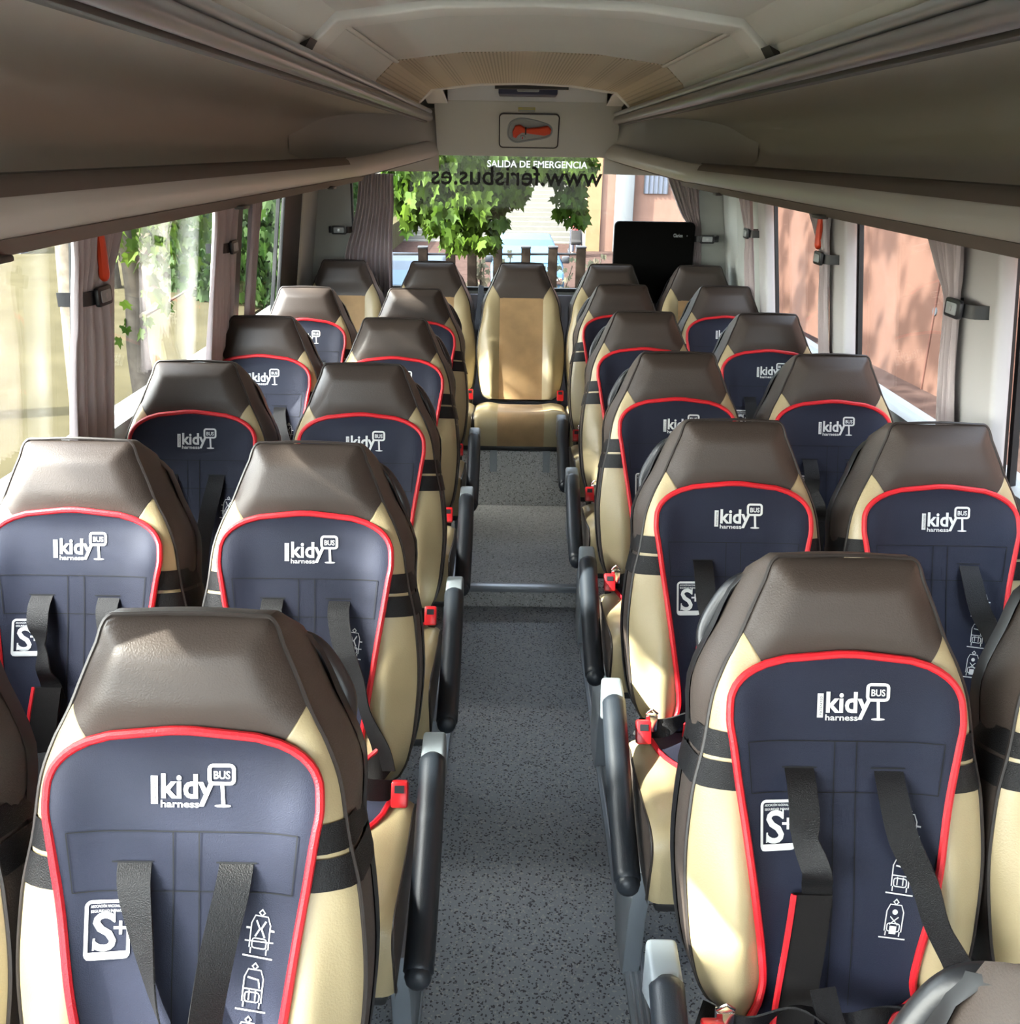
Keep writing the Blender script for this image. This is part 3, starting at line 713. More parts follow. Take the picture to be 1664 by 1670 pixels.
    if 'pict' not in hm:
        def T(cx, cy):
            an = -.10; ca, sa = math.cos(an), math.sin(an)
            return lambda a, b: f(cx+a*ca-b*sa, cy+a*sa+b*ca)
        for q, (cx, cy) in enumerate(((.094, .288), (.086, .222), (.078, .156))):
            g = T(cx, cy); wd = .0016
            line2d([(-.012, -.020), (-.012, .010), (-.008, .020), (.008, .020), (.012, .010), (.012, -.020)], wd, g, mb)
            line2d([(0, .028), (.0035, .024), (0, .020), (-.0035, .024)], wd*1.3, g, mb, True)
            line2d([(-.019, -.030), (.019, -.030)], wd*1.2, g, mb)
            line2d([(-.010, -.020), (-.010, -.027)], wd, g, mb); line2d([(.010, -.020), (.010, -.027)], wd, g, mb)
            line2d(rrect(-.009, .009, -.020, -.008, .003, 2), wd, g, mb, True)
            if q == 0:
                line2d([(-.006, .014), (-.001, .004), (-.006, -.006)], wd*1.4, g, mb); line2d([(.006, .014), (.001, .004), (.006, -.006)], wd*1.4, g, mb)
                line2d([(-.018, .004), (-.012, .004)], wd*1.6, g, mb); line2d([(.012, .004), (.018, .004)], wd*1.6, g, mb); line2d([(-.018, -.012), (.018, -.010)], wd, g, mb)
            elif q == 1:
                line2d([(-.008, .010), (.006, .008), (.008, -.002)], wd*1.4, g, mb); line2d([(-.004, -.006), (-.004, -.018)], wd, g, mb); line2d([(.004, -.006), (.004, -.018)], wd, g, mb); line2d([(-.012, -.004), (.012, -.004)], wd, g, mb)
            else:
                fill2d([(.004*math.cos(k*PI/6), .009+.004*math.sin(k*PI/6)) for k in range(12)], g, mb)
                line2d([(-.006, .002), (.006, -.010)], wd, g, mb); line2d([(.006, .002), (-.006, -.010)], wd, g, mb)
                fill2d([(-.005, -.024), (.005, -.024), (.005, -.012), (-.005, -.012)], g, mb)
    part(mb, 'instruction_pictograms', 'white', pad, key='pict', smooth=False)
    mb = MB()
    if 'stitch' not in hm:
        g = lambda u, w: SP(u, w, .0096)
        ln = lambda a, b, n=24: [(a[0]+(b[0]-a[0])*k/n, a[1]+(b[1]-a[1])*k/n) for k in range(n+1)]
        for a, b in (((-.141, .412), (.141, .412)), ((-.134, .337), (.134, .337)), ((-.141, .412), (-.134, .337)), ((.141, .412), (.134, .337)), ((-.014, .412), (-.014, .02)), ((.018, .412), (.018, .02))):
            line2d(ln(a, b), .0015, g, mb)
        for s in (-1, 1): line2d([(s*.064-.025, .3735), (s*.064+.025, .3735)], .0022, g, mb)
    part(mb, 'stitching', 'stitch', pad, key='stitch', smooth=False)
    # holding bands round the backrest
    for bi, (wa, wb) in enumerate(((.3855, .423), (.339, .3795))):
        mb = MB(); k = 'band%d' % bi
        if k not in hm:
            wc = (wa+wb)/2
            def ring(w):
                pts = []; h = hw(w)
                pwv = pw(w)-.006
                for s in (0, .25, .5, .75, .9, 1): x = pwv+(h-pwv)*s; pts.append((x, S(x, w)+.0035))
                pts += [(h+.005, -.005), (h+.0075, -.045), (h+.008, -.085), (h+.002, -.120), (h*.6, -.127), (0, -.128)]
                return pts
            Ra, Rb = ring(wa), ring(wb)
            full_a = [(-x, t) for x, t in Ra]+[(x, t) for x, t in Ra[::-1]][1:]
            full_b = [(-x, t) for x, t in Rb]+[(x, t) for x, t in Rb[::-1]][1:]
            n = len(full_a)
            mb.add([B(x, wa, t) for x, t in full_a]+[B(x, wb, t) for x, t in full_b], [(i, i+1, i+1+n, i+n) for i in range(n-1)])
        part(mb, 'holding_band', 'web', key=k, angle=50)
    # shoulder straps
    X = Vector((1, 0, 0))
    def strap(pts, name, key, width=.042):
        mb = MB()
        if key not in hm:
            P3 = []; D = []
            cp = spline([(a, b, c) for a, b, c, d in pts], 6); cd_ = spline([(d, 0, 0) for a, b, c, d in pts], 6)
            for p, d in zip(cp, cd_):
                P3.append(SP(p.x, p.y, .010+p.z)); an = d.x; D.append(Vector((math.cos(an), -math.sin(an)*.97, math.sin(an)*.25)))
            mb.ribbon(P3, D, width, .0022)
        return part(mb, name, 'web', key=key, angle=50)
    if variant == 'A':
        strap([(-.062, .375, -.004, 0), (-.058, .345, .010, .1), (-.046, .29, .018, .5), (-.030, .22, .022, .95), (-.008, .15, .026, 1.1), (.0, .09, .03, .7), (.0, .03, .04, .3)], 'shoulder_strap', 'sAl')
        strap([(.064, .375, -.004, 0), (.062, .345, .012, -.1), (.050, .28, .025, -.35), (.038, .20, .03, -.6), (.03, .12, .035, -.5), (.022, .05, .04, -.3)], 'shoulder_strap', 'sAr')
    else:
        strap([(-.064, .373, -.004, 0), (-.064, .35, .014, 0), (-.062, .315, .022, .15), (-.058, .275, .014, .8), (-.046, .235, .03, .5), (-.04, .205, .012, .1), (-.035, .17, .004, 0)], 'shoulder_strap', 'sBl')
        strap([(.066, .370, -.004, 0), (.067, .34, .013, .05), (.080, .28, .022, .25), (.108, .22, .02, .75), (.125, .16, .018, .9), (.155, .10, .02, .5), (.165, .05, .02, .3)], 'shoulder_strap', 'sBr')
    # hip pads with red edge
    for s in (-1, 1):
        k = 'hip%s%d' % (variant, s); mb = MB(); mb2 = MB()
        if variant == 'A': qa = [(s*.10, .07), (s*.045, .075), (s*.05, -.05), (s*.11, -.05)]
        elif s < 0: qa = [(-.072, .195), (-.018, .195), (-.045, -.04), (-.105, -.04)]
        else: qa = [(.158, .100), (.178, .050), (.09, -.055), (.045, -.015)]
        if k not in hm:
            g3 = lambda u, v: (Vector(qa[0]).lerp(Vector(qa[1]), u)).lerp(Vector(qa[3]).lerp(Vector(qa[2]), u), v)
            for o in (.016, .024):
                mb.grid(lambda u, v: (lambda q: SP(q.x, q.y, o+.014*v))(g3(u, v)), 6, 14)
            for uu in (0, 1): mb.grid(lambda u, v: (lambda q: SP(q.x, q.y, .016+.008*u+.014*v))(g3(uu, v)), 1, 14)
            for vv in (0, 1): mb.grid(lambda u, v: (lambda q: SP(q.x, q.y, .016+.008*v+.014*vv))(g3(u, vv)), 6, 1)
            ed_ = [g3(0, v/14) for v in range(15)]
            if variant == 'B' and s > 0: ed_ = [Vector(qa[0]).lerp(Vector(qa[3]), v/14) for v in range(15)]
            mb2.tube([SP(q.x, q.y, .022+.014*i/14) for i, q in enumerate(ed_)], .0048, 6)
        h = part(mb, 'hip_pad', 'hip', key=k, angle=50)
        part(mb2, 'red_edge', 'red', h, key=k+'e')
    # side wing strip (red edged) seen beside the backrest foot
    mb = MB()
    def csurf(x, y): return Vector((x, y, .4995+.012*sm((-.30-y)/.3)+.01))
    if 'flap' not in hm:
        def fl(u, v):
            a = PI*(u); rx = .175*math.sin(PI*(.5))*1; x = -.175+.35*u; yy = -.225-v*(.175*math.sqrt(max(0, 1-((x)/.176)**2))+.004)
            return csurf(x, yy)
        mb.grid(fl, 24, 6)
    fp = part(mb, 'seat_flap', 'navy', key='flap', angle=60)
    mb = MB()
    if 'flapt' not in hm: mb.tube([csurf(-.175+.35*k/30, -.225-(.175*math.sqrt(max(0, 1-((-.175+.35*k/30)/.176)**2))+.004)) for k in range(31)], .0055, 6)
    part(mb, 'flap_binding', 'red', fp, key='flapt')
    # loose lap belt webbing and clasp lying on the cushion
    mb = MB()
    if 'lap' not in hm:
        pts = spline([(-.20, -.21, .515), (-.15, -.26, .545), (-.08, -.25, .575), (.0, -.27, .56), (.07, -.255, .58), (.13, -.27, .55), (.20, -.23, .52)], 6)
        mb.ribbon(pts, [Vector((.1, math.cos(i*.22), math.sin(i*.22)+.4)).normalized() for i in range(len(pts))], .040, .003)
        pts = spline([(-.04, -.24, .60), (-.03, -.28, .565), (.0, -.33, .545), (.02, -.37, .53)], 6)
        mb.ribbon(pts, [Vector((1, .2, 0))]*len(pts), .038, .003)
    part(mb, 'lap_belt', 'web', key='lap', angle=50)
    mb = MB()
    if 'clasp' not in hm: mb.box(-.19, -.165, -.262, -.25, .535, .575); mb.tube([(-.19, -.258, .578), (-.178, -.262, .592), (-.165, -.258, .578)], .003, 6)
    part(mb, 'clasp', 'chrome', key='clasp', bevel=.002)
    return root

YL, PL_, YRr, PR_ = 1.0376, .7374, 1.250, .7426
AI, AO = .441, .891
protos = {}
seen = set()
ordn = ['', 'front', 'second', 'third', 'fourth', 'fifth']
for blk, sx, y0, pt in (('left', -1, YL, PL_), ('right', 1, YRr, PR_)):
    for pos, xx in (('aisle', AI), ('window', AO)):
        first = 0 if (blk == 'right' and pos == 'aisle') else 1
        for i in range(first, 6):
            key = (sx, pos)
            if key not in protos: protos[key] = build_seat(sx, pos == 'aisle'); s = protos[key]
            else: s = copy_tree(protos[key])
            s.location = (sx*xx, y0+pt*(i-1), FL) if i else (.455, .488, FL)
            pl = {0: 'at the bottom right corner'}.get(i, '%s row from the camera' % ordn[i])
            tag(s, 'brown and beige leather coach seat, %s of aisle, %s side, %s' % (blk, pos, pl), 'seat', 'coach seats in rows beside the aisle')
            hk = 'A' if (blk == 'left' and i in (1, 3)) else 'B'
            if i == 0: continue
            if hk not in protos: protos[hk] = build_harness(hk); h = protos[hk]
            else: h = copy_tree(protos[hk])
            h.location = s.location
            tag(h, 'navy red-bound child harness pad on the %s %s seat, %s row from the camera' % (blk, pos, ordn[i]), 'child harness', 'child harness pads strapped on the seats')
# raise legs of the rows standing on the rear floor: shorter copies
for o in list(COL.objects):
    if o.name.split('.')[0] == 'leg' and o.parent and o.parent.location.y > 3.72:
        k = (o.data.name, 's')
        if k not in meshes:
            me = o.data.copy()
            for v in me.vertices:
                if v.co.z < .15: v.co.z += (FL2-FL)
            meshes[k] = me
        o.data = meshes[k]
names5 = ['far left', 'second from left', 'middle', 'second from right', 'far right']
bp = {}
for k in range(5):
    sd_ = 0 if k == 2 else (-1 if k < 2 else 1)
    if sd_ not in bp: bp[sd_] = s = build_seat(sd_, False, back_row=True)
    else: s = copy_tree(bp[sd_])
    s.location = (.010+(k-2)*.4442, 4.86, FL+.016)
    tag(s, 'tan and beige leather seat with no harness pad, %s of the rear row' % names5[k], 'seat', 'seats of the rear bench row')
# three-point belt hanging left of the middle rear seat
mb = MB(); pts = spline([(-.20, 5.10, 1.12), (-.205, 4.98, 1.02), (-.225, 4.80, .86), (-.235, 4.72, .70), (-.24, 4.60, .60)], 8)
mb.ribbon(pts, [Vector((1, .6, 0))]*len(pts), .030, .002)
o = mb.build('seat_belt', 'web'); tag(o, 'thin black seat belt hanging down left of the middle rear seat', 'seat belt')
mb = MB(); mb.box(-.245, -.215, 4.765, 4.785, .79, .84); mb.build('tongue', 'black', o, bevel=.004)

# floor rails that the aisle legs stand on
for sx, nm, x0, x1, y1 in ((1, 'right', .222, .272, 3.36), (-1, 'left', -.262, -.212, 3.36)):
    mb = MB(); mb.box(x0, x1, -.4, y1, FL, FL+.014)
    o = mb.build('floor_rail', 'frame', bevel=.003); 
    for q in (.25, .5, .75):
        r_ = MB(); r_.box(x0+(x1-x0)*q-.003, x0+(x1-x0)*q+.003, -.4, y1, FL+.0135, FL+.0165); r_.build('rib', 'alu', o, bevel=.001)
    tag(o, 'long grey metal floor rail under the seat legs along the %s edge of the aisle' % nm, 'rail')

# ================================================================ CURTAINS, TIES, HAMMERS
def curtain(name_label, base, d, n, zs, cs, ws, k=9, amp=.012):
    """base: fn z->point on wall; d: along wall; n: inward; centre offset and width per z"""
    mb = MB()
    def f(u, v):
        z = zs[0]+(zs[-1]-zs[0])*v
        c = interp(zs, cs, z); w = interp(zs, ws, z)
        a = amp*(1.0 if w > .1 else .8)
        return base(z)+d*(c+(u-.5)*w)+n*(.016+a*math.sin(2*PI*k*u+.6*math.sin(5*z))+.004*math.sin(23*u+4*z))
    mb.grid(f, k*10, 26)
    mb.grid(lambda u, v: f(u, v)+n*.0015, k*10, 26)
    o = mb.build('curtain', 'curtain', angle=80)
    tag(o, name_label, 'curtain', 'pleated window curtains')
    return o
Yd = Vector((0, 1, 0))
def side_base(sx): return lambda z: Vector((sx*(XW(z)-.065), 0, z))
Z5 = [1.06, 1.30, 1.47, 1.56, 1.665]
curtain('pleated curtain tied back on the nearest left pillar', side_base(-1), Yd, Vector((1, 0, 0)), Z5, [2.15, 2.15, 2.14, 2.175, 2.20], [.19, .22, .18, .24, .33], 8)
curtain('pleated curtain tied back on the left pillar with no hammer', side_base(-1), Yd, Vector((1, 0, 0)), Z5, [3.19, 3.19, 3.18, 3.195, 3.20], [.25, .26, .23, .26, .30], 7)
curtain('narrow curtain hanging beside the black post of the left rear window', side_base(-1), Yd, Vector((1, 0, 0)), Z5, [3.58, 3.58, 3.585, 3.59, 3.60], [.12, .12, .12, .14, .17], 4)
curtain('pleated curtain gathered on the nearest right pillar', side_base(1), Yd, Vector((-1, 0, 0)), Z5, [2.262, 2.262, 2.25, 2.28, 2.33], [.08, .07, .06, .14, .24], 6)
curtain('pleated curtain gathered beside the hammer on the right middle pillar', side_base(1), Yd, Vector((-1, 0, 0)), Z5, [3.232, 3.232, 3.215, 3.25, 3.32], [.075, .07, .06, .13, .26], 6)
curtain('pleated curtain gathered on the farthest right side pillar', side_base(1), Yd, Vector((-1, 0, 0)), Z5, [4.30, 4.30, 4.28, 4.31, 4.36], [.12, .12, .09, .15, .24], 6)
rb = lambda z: Vector((0, YR-.005, z))
curtain('wide pleated curtain at the left end of the rear window', rb, Vector((1, 0, 0)), Vector((0, -1, 0)), [1.05, 1.25, 1.40, 1.52, 1.665], [-.80, -.79, -.765, -.745, -.735], [.26, .25, .21, .19, .17], 11, .014)
curtain('pleated curtain drawn aside at the right end of the rear window', rb, Vector((1, 0, 0)), Vector((0, -1, 0)), [1.05, 1.25, 1.38, 1.50, 1.665], [.90, .90, .915, .87, .82], [.11, .10, .05, .10, .16], 7, .012)
def tie(label, c, d, n, w, plate=True):
    o = empty('curtain_tieback', label, 'curtain tieback', c, 'curtain tiebacks on the pillars')
    d = Vector(d); n = Vector(n); up_ = Vector((0, 0, 1))
    tr = lambda p: d*p.x+n*p.y+up_*p.z
    mb = MB(); k = 12
    pts = []
    for i in range(k+1):
        a = PI*i/k; pts.append(tr(Vector((-w/2*math.cos(a), .045*math.sin(a)**.3 if 0 < i < k else -.02, 0))))
    mb.ribbon(pts, [up_]*len(pts), .030, .004); mb.build('strap', 'black', o, angle=60)
    mb = MB(); mb.prism([(a, b) for a, b in rrect(-.038, .038, -.021, .021, .008, 3)], lambda a, b: tr(Vector((a, .046, b))), lambda a, b: tr(Vector((a, .056, b)))); pl = mb.build('clip', 'black', o, bevel=.002)
    mb = MB(); mb.prism([(a, b) for a, b in rrect(-.026, .026, -.013, .013, .004, 3)], lambda a, b: tr(Vector((a, .056, b))), lambda a, b: tr(Vector((a, .0585, b)))); pp = mb.build('clip_plate', 'grey', pl, bevel=.001)
    mb = MB(); mb.prism([(.006*math.cos(t*PI/6), .006*math.sin(t*PI/6)) for t in range(12)], lambda a, b: tr(Vector((a, .0585, b))), lambda a, b: tr(Vector((a, .0595, b)))); mb.build('clip_emblem', 'alu', pl, smooth=False)
    return o
for lb, c, d, n, w in (
        ('black curtain tieback with grey plate round the nearest left curtain', (-1.005, 2.15, 1.472), (0, 1, 0), (1, 0, 0), .14),
        ('black curtain tieback with grey plate on the second left pillar', (-1.005, 3.22, 1.478), (0, 1, 0), (1, 0, 0), .14),
        ('black curtain tieback with grey plate on the nearest right pillar', (1.005, 2.18, 1.470), (0, 1, 0), (-1, 0, 0), .13),
        ('black curtain tieback under the hammer on the right middle pillar', (1.005, 3.20, 1.475), (0, 1, 0), (-1, 0, 0), .12),
        ('small curtain tieback on the farthest right side pillar', (1.01, 4.24, 1.47), (0, 1, 0), (-1, 0, 0), .09),
        ('black tieback clip on the wall left of the wide rear curtain', (-.925, 5.10, 1.392), (1, 0, 0), (0, -1, 0), .11),
        ('black tieback clip on the wall right of the rear window', (.955, 5.10, 1.376), (1, 0, 0), (0, -1, 0), .13)):
    tie(lb, c, d, n, w)
for sx, y, lb in ((-1, 2.18, 'orange emergency hammer hanging on the nearest left pillar'), (1, 3.235, 'orange emergency hammer hanging on the right middle pillar')):
    o = empty('emergency_hammer', lb, 'hammer', (sx*.975, y, 1.56))
    mb = MB(); mb.box(-.008, .008, -.035, .035, -.06, .07); mb.build('backing', 'post', o, bevel=.006)
    mb = MB(); pts = [(-sx*.016, 0, .085), (-sx*.018, 0, .05), (-sx*.018, 0, .0), (-sx*.016, 0, -.045)]
    mb.tube(spline(pts, 5), [.010+.007*k/15 for k in range(16)], 10, flat=.7, nrm=(1, 0, 0)); mb.ball((-sx*.016, 0, -.045), .0165, 10, (.7, 1, 1)); mb.build('handle', 'orange', o)
    mb = MB(); mb.tube([(-sx*.008, -.0, -.082), (-sx*.014, -.0, -.082)], .014, 12); b = mb.build('seal_button', 'grey', o)
    mb = MB(); mb.tube([(-sx*.0142, 0, -.082), (-sx*.0150, 0, -.082)], .008, 10); mb.build('seal_ring', 'red', b)
# grab loops hanging under right rack
o = empty('coat_hook', 'dark rounded coat hooks under the right luggage rack lip', 'hook', (.95, 3.0, 1.645))
for q, dy in (('hook', -.10), ('hook', .06)):
    mb = MB(); mb.tube(spline([(0, dy-.05, .01), (-.01, dy-.03, -.012), (-.012, dy, -.018), (-.01, dy+.03, -.012), (0, dy+.05, .01)], 5), .009, 8); mb.build('hook', 'raildark', o)
# black panel in the rear window
bpn = empty('black_panel', 'matte black upright panel with rounded corners right of the rear window', 'panel', (.685, 5.06, 1.10))
mb = MB(); mb.prism(rrect(-.205, .205, -.05, .358, .025), lambda a, b: (a, -.02, b), lambda a, b: (a, .02, b)); mb.build('body', 'glossblack', bpn, bevel=.004)
vs, fs = text2d('Clarion', .024, 'LEFT', .0004); mb = MB(); mb.add([(.095+a*.65, -.0204, .285+b) for a, b in vs], fs)
mb.add([(a, -.0204, b) for a, b in [(.165+.003*math.cos(k), .292+.003*math.sin(k)) for k in range(6)]], [(0, 1, 2, 3, 4, 5)])
mb.build('lettering', 'grey', bpn, smooth=False)
mb = MB(); mb.box(-.06, .06, -.012, .012, -.12, -.045); mb.build('stand', 'black', bpn, bevel=.004)

# ================================================================ OUTSIDE
GZ = -1.0
def groundmat():
    m = mat('sandy_ground', (.038, .033, .0195), .95, spec=0, bump=1.0, bscale=6, noise=.16, nscale=1.6); return m
mb = MB(); mb.box(-60, -4.6, -40, 60, GZ-1, GZ); mb.box(-4.6, 4.4, -40, 15, GZ-1, GZ); o = mb.build('ground', groundmat(), smooth=False); tag(o, kind='structure')
M['pave'] = mat('brown_paving', (.034, .022, .019), .9, spec=0, noise=.2, nscale=5, bump=.3, bscale=10)
mb = MB(); mb.box(-2.6, 60, -40, 15, GZ, GZ+.02); o = mb.build('pavement', 'pave', smooth=False); tag(o, kind='structure')
SZ = -1.93
mb = MB(); mb.box(-5, 60, 14, 90, SZ-.2, SZ); o = mb.build('street', 'pave', smooth=False); tag(o, kind='structure')
# terracotta wall on the right
def terra():
    m = mat('terracotta_render', (.048, .027, .021), .85, spec=0, noise=.10, nscale=1.2, bump=.2, bscale=25); return m
M['terra'] = terra()
def WX(y): return 6.05-.07*y
wl = empty('terracotta_wall', 'long pinkish terracotta rendered wall outside the right hand windows', 'wall', (WX(10), 10, GZ+.02))
inv0 = Vector((WX(10), 10, GZ+.02))
mb = MB(); mb.add([(WX(y)+dx, y, z) for y in (-12, 24) for dx in (0, .5) for z in (GZ, 6.5)], [(0, 1, 3, 2), (4, 6, 7, 5), (0, 4, 5, 1), (2, 3, 7, 6), (0, 2, 6, 4), (1, 5, 7, 3)])
mb.build('masonry', 'terra', wl, smooth=False, tr=lambda p: p-inv0)
for y in (9.2, 11.9, 14.9, 18.5):
    mb = MB(); mb.tube([(WX(y)-.006, y, GZ), (WX(y)-.006, y, 6)], .018, 6); mb.build('joint', mat('wall_joint', (.05, .025, .02), .9, spec=0), wl, tr=lambda p: p-inv0)
for y, z in ((11.2, .45), (11.9, .0)):
    mb = MB(); mb.tube([(WX(y)-.012, y, z), (WX(y)+.06, y, z)], .055, 14); mb.build('drain_hole', mat('drain_grey', (.02, .025, .03), .6), wl, tr=lambda p: p-inv0)
# faint chalk scribble
mb = MB()
sc = [[(0, .35), (0, 0)], [(0, .35), (.2, .35)], [(0, .18), (.16, .18)], [(.26, .1), (.26, .28), (.4, .26)], [(.5, .08), (.45, .2), (.58, .26), (.6, .05)], [(.7, .3), (.74, .08), (.82, .26), (.9, .06)]]
for st in sc:
    mb.tube([(WX(11.6-a)-.006, 11.6-a, -.25+b) for a, b in st], .012, 5)
mb.build('chalk_scribble', mat('chalk', (.17, .12, .10), .9, spec=0), wl, tr=lambda p: p-inv0)
# foliage
def leafmat(name, col, var=.5):
    m = mat(name, col, .6, spec=.12); n = m.node_tree.nodes; l = m.node_tree.links; p = n['Principled BSDF']
    oi = n.new('ShaderNodeTexNoise'); oi.inputs['Scale'].default_value = 2.5
    g = n['Texture Coordinate']; l.new(g.outputs['Object'], oi.inputs['Vector'])
    r = n.new('ShaderNodeValToRGB'); e = r.color_ramp.elements; e[0].position = .35; e[1].position = .65
    e[0].color = (col[0]*.55, col[1]*.6, col[2]*.5, 1); e[1].color = (min(1, col[0]*1.7), min(1, col[1]*1.3), col[2]*1.2, 1)
    l.new(oi.outputs[0], r.inputs[0]); l.new(r.outputs[0], p.inputs['Base Color'])
    t = n.new('ShaderNodeBsdfTranslucent'); l.new(r.outputs[0], t.inputs[0]); x = n.new('ShaderNodeMixShader'); x.inputs[0].default_value = .45
    l.new(p.outputs[0], x.inputs[1]); l.new(t.outputs[0], x.inputs[2]); l.new(x.outputs[0], n['Material Output'].inputs[0])
    return m
M['leaf'] = leafmat('maple_leaves', (.036, .078, .010)); M['leafd'] = leafmat('dark_leaves', (.014, .036, .008))
M['bark'] = mat('bark', (.075, .064, .052), .95, spec=0, noise=.3, nscale=9, bump=1, bscale=20)
LEAF = [(0, 0), (.25, -.12), (.48, .08), (.36, .28), (.55, .62), (.22, .58), (0, 1), (-.22, .58), (-.55, .62), (-.36, .28), (-.48, .08), (-.25, -.12)]
def leaf(mb, p, size, rnd):
    a = rnd.uniform(0, 2*PI); b = rnd.gauss(.5, .5); c = rnd.gauss(0, .5)
    m = Matrix.Rotation(a, 3, 'Z') @ Matrix.Rotation(-PI/2-b*.6, 3, 'X') @ Matrix.Rotation(c, 3, 'Y')
    mb.add([p+m @ Vector((x*size, y*size, abs(x)*size*.25)) for x, y in LEAF], [(0, 1, 2, 3), (0, 3, 4, 5), (0, 5, 6, 7), (0, 7, 8, 9), (0, 9, 10, 11)])
def tree(label, base, trunk, branches, clusters, nleaf, size, seed, matn='leaf'):
    rnd = random.Random(seed); base = Vector(base)
    o = empty('tree', label, 'tree', base)
    mb = MB(); mb.tube(spline([p for p in [Vector(q[:3])-base for q in trunk]], 4), [interp(list(range(len(trunk))), [q[3] for q in trunk], i/4) for i in range((len(trunk)-1)*4+1)], 10); mb.build('trunk', 'bark', o)
    mb = MB()
    for br in branches: mb.tube([p-base for p in spline([Vector(q) for q in br], 4)], [max(.008, .035*(1-i/((len(br)-1)*4+1))) for i in range((len(br)-1)*4+1)], 6)
    if branches: mb.build('branches', 'bark', o)
    mb = MB()
    tot = sum(c[3]*c[4]*c[5] for c in clusters)
    for c in clusters:
        k = int(nleaf*c[3]*c[4]*c[5]/tot)
        for _ in range(k):
            while True:
                q = Vector((rnd.uniform(-1, 1), rnd.uniform(-1, 1), rnd.uniform(-1, 1)))
                if q.length < 1: break
            leaf(mb, Vector((c[0]+q.x*c[3], c[1]+q.y*c[4], c[2]+q.z*c[5]))-base, size*rnd.uniform(.6, 1.25), rnd)
    mb.build('foliage', matn, o, smooth=False)
    return o
def ray(px, py, y):
    d = fw+r2*((px-832)/F_PX)-u2*((py-835)/F_PX); t = (y-CAM.y)/d.y; return CAM+d*t
def cl(px, py, y, rx, ry, rz): p = ray(px, py, y); return (p.x, p.y, p.z, rx, ry, rz)
# tree seen through the second left window
tb = ray(236, 660, 9.4)
tree('young leafy tree with pale trunk on the sandy ground outside the left window', (tb.x, 9.4, GZ), [(tb.x+.05, 9.4, GZ-.05, .14), (tb.x, 9.4, -.2, .11), tuple(ray(222, 520, 9.4))+(.10,), tuple(ray(212, 420, 9.4))+(.09,), (tb.x-.1, 9.4, 3.0, .06)],
     [[ray(222, 520, 9.4), ray(260, 500, 9.2), ray(320, 465, 9.0)], [ray(215, 450, 9.4), ray(250, 400, 9.3), ray(290, 360, 9.2)], [ray(213, 440, 9.4), ray(180, 400, 9.5), ray(130, 330, 9.6)]],
     [cl(265, 370, 9.3, .55, .7, .45), cl(215, 330, 9.4, .6, .8, .4), cl(235, 490, 9.2, .30, .35, .22), cl(205, 540, 9.2, .22, .3, .15), cl(255, 300, 9.3, .8, .9, .5), cl(300, 400, 9.0, .25, .3, .2), (tb.x, 9.4, 3.4, 1.8, 1.8, 1.2)], 3000, .12, 3)
tree('tall tree crown high beside the bus that dapples the terracotta wall', (-7.2, 9.5, GZ), [(-7.2, 9.5, GZ, .22), (-7.1, 9.5, 3, .18), (-6.9, 9.4, 7.0, .12)], [], [(-6.5, 6.0, 8.0, 1.5, 2.2, 1.6), (-6.5, 9.5, 8.2, 1.5, 2.4, 1.7), (-6.5, 13.0, 8.2, 1.5, 2.4, 1.7), (-6.5, 3.5, 7.4, 1.3, 1.5, 1.3)], 230, .5, 8)
# dense greenery beyond the last left window
tree('dense dark green tree filling the last left side window', (-8.3, 20, GZ), [(-8.3, 20, GZ, .25), (-8.3, 20, 1.0, .2), (-8.3, 20, 3, .15)], [], [cl(435, 400, 20, 2.2, 2.2, 1.9), cl(420, 480, 19, 1.4, 1.4, 1.0), cl(450, 330, 21, 2.0, 2.0, 1.6), cl(480, 440, 18, 1.0, 1.0, 1.3)], 5200, .24, 5, 'leafd')
# hanging boughs behind the rear window
tree('broad-leaved maple whose boughs hang down behind the rear window', (-4.2, 9.2, GZ), [(-4.2, 9.2, GZ, .2), (-4.1, 9.2, 1.2, .17), (-3.8, 9.0, 3.6, .12)],
     [[(-3.9, 9.0, 3.2), (-2.5, 8.2, 3.1), ray(700, 255, 7.6), ray(735, 330, 7.4), ray(742, 400, 7.3)], [(-3.9, 9.0, 3.0), (-1.5, 8.0, 3.0), ray(780, 200, 7.7), ray(840, 280, 7.6)], [(-3.9, 9.0, 3.3), (-.5, 8.0, 3.2), ray(900, 210, 7.8), ray(935, 330, 7.6)]],
     [cl(690, 290, 7.5, .25, .4, .20), cl(740, 275, 7.5, .28, .5, .16), cl(800, 268, 7.6, .32, .5, .11), cl(870, 268, 7.7, .30, .5, .09), cl(930, 270, 7.7, .22, .5, .12), cl(765, 330, 7.4, .22, .4, .17), cl(668, 335, 7.4, .10, .3, .18), cl(800, 315, 7.4, .2, .3, .10),
      cl(930, 325, 7.6, .12, .25, .16), cl(845, 305, 7.5, .12, .25, .10), cl(745, 380, 7.3, .12, .25, .14), cl(785, 385, 7.3, .15, .25, .10), cl(715, 350, 7.3, .12, .25, .14), cl(800, 350, 7.3, .13, .2, .09), cl(650, 300, 7.5, .14, .3, .2), cl(760, 235, 7.6, 1.0, .7, .10), cl(945, 350, 7.6, .07, .2, .08)], 3600, .092, 11)
# shade trees between the sun and the bus (out of view on the left)
tree('large dark-limbed shade tree standing left of the bus, its leaves dappling the light', (-6.2, -1.3, GZ), [(-6.2, -1.3, GZ, .2), (-6.2, -1.3, 1.5, .16), (-6.2, -1.2, 3.6, .12)], [], [(-6.2, -1.3, 4.4, 1.7, 1.2, .95), (-6.0, .6, 4.4, 1.4, 1.0, .85), (-6.0, 2.1, 4.3, 1.2, .8, .75), (-6.0, 3.2, 4.5, 1.2, .8, .6)], 1500, .19, 21)
